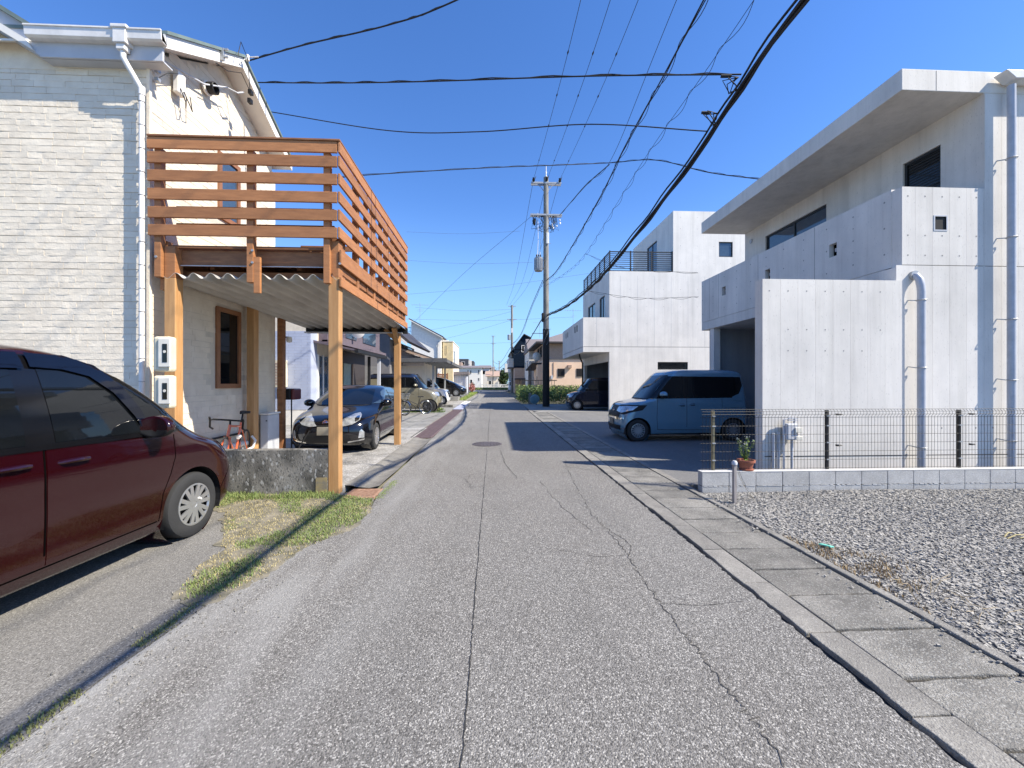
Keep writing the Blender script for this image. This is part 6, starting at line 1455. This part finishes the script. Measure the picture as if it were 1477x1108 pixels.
mb=MB(); mb.prism([(-.12,0),(.12,0),(.10,.75),(0,.82),(-.10,.75)],0,.12,'y'); o=mb.build('stone_marker',M_kerb,bevel=.02); o.location=(2.55,27.8,0); tag(o,'pale upright stone marker at the front of the hedge','marker')
e=empty('parking_mirror','round pale blue disc leaning at the hedge foot beside the utility pole','disc',(2.75,26.6,.40)); e.rotation_euler=(R(12),0,R(8))
MB().lathe([(0,-.03),(.20,-.02),(.30,0),(.33,.03),(.33,.05),(0,.05)],n=24,axis='y').build('disc',mat('pale_blue_disc',(.20,.34,.38),rough=.3),e,smooth=True); MB().tube([(.15,.1,-.4),(.1,.06,0)],.03,6).build('prop',M_plastic,e)
# antennas
def antenna(label,x,y,z,s=1):
    e=empty('tv_antenna',label,'antenna',(x,y,z)); mb=MB(); mb.tube([(0,0,0),(0,0,1.6*s)],.02,5); mb.build('mast',M_galv,e)
    mb=MB(); mb.bar((-.6*s,0,1.45*s),(.6*s,.1,1.45*s),.02,.02)
    for k in range(7): mb.bar((-.55*s+k*.18*s,-.2*s,1.45*s),(-.55*s+k*.18*s,.25*s,1.45*s),.012,.012)
    for k in range(3): mb.bar((-.2*s,0,1.0*s+k*.1),(.25*s,.1,1.0*s+k*.1),.012,.012)
    mb.build('elements',M_galv,e)
antenna('tv antenna on the grey hipped roof of the peach house',8.9,44.3,7.3,1.6); antenna('tv antenna rising over the white gabled house roof',-8.5,46.5,8.2,1.6); antenna('smaller tv antenna on the grey-white wedged house',6.2,53.5,7.6,1.4)

# ================================================================ utility poles
def pole(label,x,y,H,detail,far=False):
    e=empty('utility_pole',label,'utility pole',(x,y,0))
    MB().tube([(0,0,0),(0,0,H)],[.20*(.8 if far else 1),.115 if far else .155],16).build('shaft',M_polec,e,smooth=True)
    if detail:
        MB().tube([(0,0,.02),(0,0,4.9)],[.225,.205],16).build('sleeve_and_shade',M_polew,e,smooth=True)  # base sleeve drawn higher, its black also painting the shaded lower shaft
        mb=MB()
        for k in range(14): mb.tube([(.212*math.cos(t+k*.15),.212*math.sin(t+k*.15),3.9+k*.075) for t in [0,1.2,2.4,3.6,4.8,6.28]],.014,5)
        mb.build('spiral_wrap',M_galv,e,kind='stuff')
    mb=MB()
    for k in range(12 if detail else 8): z=2.2+k*.9; s=1 if k%2 else -1; mb.tube([(0,0,z),(s*.32,0,z)],.012,5)
    mb.build('climbing_steps',M_galv,e,kind='stuff')
    za=H-.4
    arms=[(za,.95,-.0),(za-2.0,1.0,0)] if detail else [(H-.15,.6,0),(H-2.2,.75,0)]
    for (z,hw,o) in arms:
        for dy in (-.12,.12) if detail else (0,): 
            B('crossarm',M_galv,-hw,hw,dy-.04,dy+.04,z-.05,z+.05,e)
    mb=MB()
    for (z,hw,o) in arms:
        for s in (-1,1): mb.bar((s*hw*.5,.1,z),(0,.1,z-.55),.035,.035)
    mb.build('arm_brace',M_galv,e)
    if detail:
        for (x_,z) in ((-.80,za),(.02,za+.05),(.85,za)):
            for s in (-1,1):
                i=MB(); i.lathe([(.0,0),(.05,0),(.09,.05),(.05,.09),(.09,.13),(.05,.17),(.08,.22),(.03,.25),(0,.25)],(x_,s*.16,z+.05),12); io=i.build('insulator',M_plastic if s<0 else M_white,e,smooth=True)
            MB().tube([(x_+.05,-.2,z+.1),(x_+.15,-.1,z+.42),(x_+.1,.1,z+.3)],.015,5).build('jumper',M_cable,e)
        MB().tube([(0,0,H),(0,0,H+.7)],.025,6).build('lightning_spike',M_galv,e)
        mb=MB(); mb.lathe([(0,0),(.03,.0),(.05,.1),(.02,.2),(.05,.3),(.02,.4)],(0,0,H),8); mb.build('spike_base',M_white,e,smooth=True)
        r=random.Random(4); mb=MB(); z=za-2.0
        for k in range(20):
            a=r.uniform(.25,1.0) if k<12 else r.uniform(-.9,-.2); mb.tube([(a,r.uniform(-.15,.15),z),(a+r.uniform(-.15,.15),r.uniform(-.2,.2),z-.3-r.random()*.3),(a+r.uniform(-.2,.2),r.uniform(-.2,.2),z-.6-r.random()*.35),(r.uniform(.05,.3)*(1 if a>0 else -1),.0,z-.5-r.random()*.6)],.014,5)
        mb.build('dropper_wires',M_cable,e,kind='stuff')
        mb=MB()
        for k in range(8): a=r.uniform(.3,.98); mb.lathe([(0,0),(.035,0),(.045,.06),(.03,.1),(0,.1)],(a,r.uniform(-.15,.15),z-.25-r.random()*.6),8)
        mb.build('small_insulators',M_white,e,kind='stuff')
        t=MB(); t.lathe([(0,-.42),(.24,-.42),(.26,-.38),(.26,.36),(.27,.40),(.22,.42),(0,.44)],(-.48,-.05,8.95),20); to=t.build('transformer',M_galv,e,smooth=True)
        f=MB()
        for k in range(9): a=PI+PI*k/8; f.bar((-.48+.27*math.cos(a),-.05+.27*math.sin(a),8.62),(-.48+.27*math.cos(a),-.05+.27*math.sin(a),9.28),.025,.05)
        f.build('cooling_fins',M_galv,to); f=MB()
        for k in range(3): f.lathe([(.035,0),(.05,.06),(.03,.1),(.05,.14),(.02,.2)],(-.6+k*.12,-.05,9.38),8)
        f.build('bushings',M_plastic,to,smooth=True); f=MB(); f.tube([(-.55,-.05,9.5),(-.50,-.05,10.5),(-.52,0,12.2)],.018,5); f.tube([(-.40,-.05,9.5),(-.30,0,11.0),(-.15,0,11.4)],.018,5); f.build('lead_wires',M_white,to)
        B('bracket',M_galv,-.3,0,-.06,.06,8.7,8.78,e); B('bracket',M_galv,-.3,0,-.06,.06,9.2,9.28,e)
        for k in range(3): MB().lathe([(0,0),(.06,0),(.08,.2),(.06,.32),(0,.34)],(-.72+.0*k,.0+k*.12,z-.52),10).build('cutout_switch',M_plastic,e,smooth=True)
        B('white_tag',M_white,-.02,.16,-.24,-.16,10.2,10.9,e,bevel=.03)
        B('cable_clamp',M_cable,-.28,-.12,-.2,.1,5.35,5.9,e,bevel=.04); B('bracket',M_galv,-.9,-.15,-.02,.02,4.6,4.64,e)
    else:
        if not far:
            t=MB(); t.lathe([(0,-.4),(.24,-.4),(.26,.36),(.2,.42),(0,.44)],(-.45,0,8.6),14); t.build('transformer',M_galv,e,smooth=True); B('white_tag',M_white,-.12,.12,-.2,-.12,9.3,10,e)
    return e
pole('tall concrete utility pole with transformer and dark base sleeve and painted shade beside the hedge',3.30,25.0,14.45,True)
pole('second concrete utility pole beside the parked small white van',2.85,62,13.6,False)
pole('third bare utility pole standing at the far end of the street',-.15,112,14.8,False,True)
pole('fourth thin utility pole just right of the vanishing point',1.9,135,9,False,True)

# ================================================================ overhead cables
def cr(P,sub=14):
    K=[list(p) for p in P]; out=[]; n=len(K)
    for i in range(n-1):
        p0=K[max(i-1,0)] if i else [2*a-b for a,b in zip(K[0],K[1])]; p1=K[i];p2=K[i+1];p3=K[i+2] if i+2<n else [2*a-b for a,b in zip(K[-1],K[-2])]
        for s in range(sub):
            t=s/sub; out.append(tuple(.5*((2*b)+(-a+c)*t+(2*a-5*b+4*c-d)*t*t+(-a+3*b-3*c+d)*t**3) for a,b,c,d in zip(p0,p1,p2,p3)))
    out.append(tuple(K[-1])); return out
def cable(label,P,r,m=M_cable,twist=0,extra=None,group=None,marks=None):
    pts=cr(P); mb=MB(); mb.tube(pts,r,6)
    if twist:
        tp=[];L=0;fine=cr(P,60)
        for i,p in enumerate(fine):
            if i: L+=(Vector(p)-Vector(fine[i-1])).length
            a=L*twist[1]; k=twist[0]; tp.append((p[0]+k*math.cos(a),p[1],p[2]+k*math.sin(a)-k))
        mb.tube(tp,twist[2],5)
    if extra:
        for (dx,dz,rr) in extra: mb.tube([(p[0]+dx+.012*math.sin(i*.9),p[1],p[2]+dz+.012*math.cos(i*1.3)) for i,p in enumerate(pts)],rr,6)
    if marks:
        for t in marks:
            i=int(t*(len(pts)-2)); p,q=Vector(pts[i]),Vector(pts[i+1]); d=(q-p).normalized(); mb.tube([p-d*.12,p,p+d*.12],[r*.8,r*3.5,r*.8],6)
    o=mb.build('cable',m,fix=False,smooth=True); return tag(o,label,'cable',group)
X=3.35
cable('thick black cable bundle rising from the near pole to the top right of the sky',[(X,25,5.76),(X,19,5.1),(X,14.4,4.84),(X,11.3,4.86),(X,6.92,5.22),(X,4.15,5.66),(X,-1,5.75),(X,-8,6.4)],.026,extra=((.05,.03,.018),(-.03,.055,.016),(.02,-.035,.02),(.07,.07,.006)))
cable('twisted cable pair leaving the near pole above the thick bundle',[(X,25,8.0),(X,20.6,7.45),(X,12.9,7.35),(X,9.85,7.55),(X,6.15,7.62),(X,-3,8.2)],.014,twist=(.05,5.0,.007),extra=((.025,.0,.01),))
cable('thin spiral-wrapped cable between the twisted pair and the thick bundle',[(3.35,25,7.7),(3.7,20.5,7.2),(3.7,15.9,6.72),(3.7,9.6,7.0),(3.7,5.5,6.95),(3.7,-3,7.2)],.005,twist=(.045,6.5,.005))
cable('single cable rising from the right end of the near pole lower crossarm',[(4.2,24.9,12.1),(4.2,18,10.55),(4.2,14.2,9.5),(4.2,9.0,10.3),(4.2,-3,12.2)],.008)
cable('heavier branch cable from the lower crossarm to the crossing junction',[(4.15,24.9,12.05),(4.15,18,10.45),(4.18,14.3,9.42)],.018,extra=((.03,.02,.012),))
for i,(x,lab) in enumerate(((2.5,'left high-voltage wire'),(3.35,'middle high-voltage wire'),(4.15,'right high-voltage wire'))):
    cable(lab+' over the street from the pole top',[(x,24.8,14.25),(x,18,13.2),(x,11.2,12.5),(x,2,12.6),(x,-6,13.4)],.009,marks=(.12,.26,.36,.44))
    cable(lab+' continuing from the near pole to the second pole',[(x,25.2,14.25),(x-.2,43,12.6),(x*.6+.5,61.9,13.6)],.012)
cable('low main cable from the near pole clamp to the second pole',[(3.15,25.1,5.7),(3.0,36,5.1),(2.8,50,5.1),(2.7,62,6.4)],.035)
cable('upper cable pair from the near pole to the second pole',[(3.1,25.1,8.0),(2.7,28.5,7.0),(2.6,40,6.2),(2.6,62,7.4)],.018,extra=((.05,-.06,.014),))
cable('sagging cable from the second pole to the third pole',[(2.75,62,7.2),(1.2,84,5.6),(-.1,112,7.5)],.03); cable('lower slack cable from the second pole to the third pole',[(2.75,62,5.6),(1.0,88,4.6),(-.1,112,6.6)],.03)
cable('left wire from the near pole crossarm slanting down to the left houses',[(2.5,25,12.1),(-2.5,31,9.8),(-9.2,44,7.6)],.010,M_cableg)
cable('service wire from the cream house bracket rising to the top of the sky',[(-4.62,7.6,7.44),(-3.23,7.0,7.31),(-1.72,6.6,7.35),(-.56,6.2,7.43),(2.4,5.0,7.8)],.012,extra=((.012,.01,.008),))
cable('service wire from the cream house gable across to the thick cable bundle',[(-4.62,7.7,7.14),(-2.83,7.14,6.77),(-1.04,6.57,6.43),(1.40,5.8,6.01),(3.32,5.2,5.64)],.010,extra=((.0,.012,.007),))
cable('lower service wire from the cream house verge across to the thick bundle',[(-4.7,8.6,7.2),(-2.01,7.73,6.33),(-.27,7.16,6.0),(1.59,6.56,5.8),(3.3,6.0,5.38)],.009)
cable('crossing wire from behind the balcony over the street to the concrete house roof',[(-4.9,11.3,7.1),(-3.7,11.6,7.45),(-.27,12.8,8.39),(2.05,13.4,8.86),(4.1,13.9,9.27),(4.94,12.0,8.33),(6.0,10.9,7.4),(6.95,10.0,6.76)],.012,extra=((.0,.02,.006),))
cable('wavy drop cable from the thick bundle to the white house front',[(X,14.5,4.9),(5.0,13.6,4.45),(6.7,12.75,4.32)],.006,twist=(.03,9,.005)); cable('second drop cable from the spiral cable toward the concrete house end',[(3.7,15.9,6.7),(5.0,14.6,5.75),(6.7,12.8,5.12)],.006,twist=(.02,7,.005))
mb=MB(); r=random.Random(6)
for (x,y,z) in ((3.3,5.2,5.6),(3.3,5.7,5.45)):
    for k in range(5):
        a=r.uniform(-.1,.1); mb.tube([(x-.02,y,z),(x-.12+a,y+r.uniform(-.1,.1),z-.05+r.uniform(-.05,.1)),(x-.1,y+r.uniform(-.15,.15),z-.16),(x+.02,y+.1,z-.1)],.007,5)
    mb.tube([(x-.25,y+.02,z+.02),(x-.12,y,z+.01)],.02,6)
tag(mb.build('cable_connector',M_cable,fix=False),'tangle of drop wire connectors hanging at the thick cable bundle','cable fitting',kind='stuff')
fw=[((-13,18.3),(5.4,18.2),55),((-13,14.2),(14,17.6),58),((-13,11.0),(12,11.5),60),((-14,9.0),(2.7,12.6),62),((-12,8.6),(9,9.0),70),((-14,7.0),(2.8,11.3),62),((-12,13.1),(2.7,12.9),61.8),((-13,24.0),(4,24.4),60)]
nm=['highest','second','third','fourth','fifth','sixth','seventh','eighth']
lab=['faint wire crossing the sky just below the transformer height','faint long wire from the left houses to the white house rail','faint level wire low over the far rooftops','slanting wire from the left houses up to the second pole','low faint wire over the end of the street','lowest slanting wire from the left houses to the second pole','level wire meeting the second pole below its top','high faint wire crossing left of the near pole']
for i,((x0,z0),(x1,z1),y) in enumerate(fw): cable(lab[i],[(x0,y,z0),((x0+x1)/2,y,(z0+z1)/2-.35),(x1,y,z1)],.014,M_cableg)
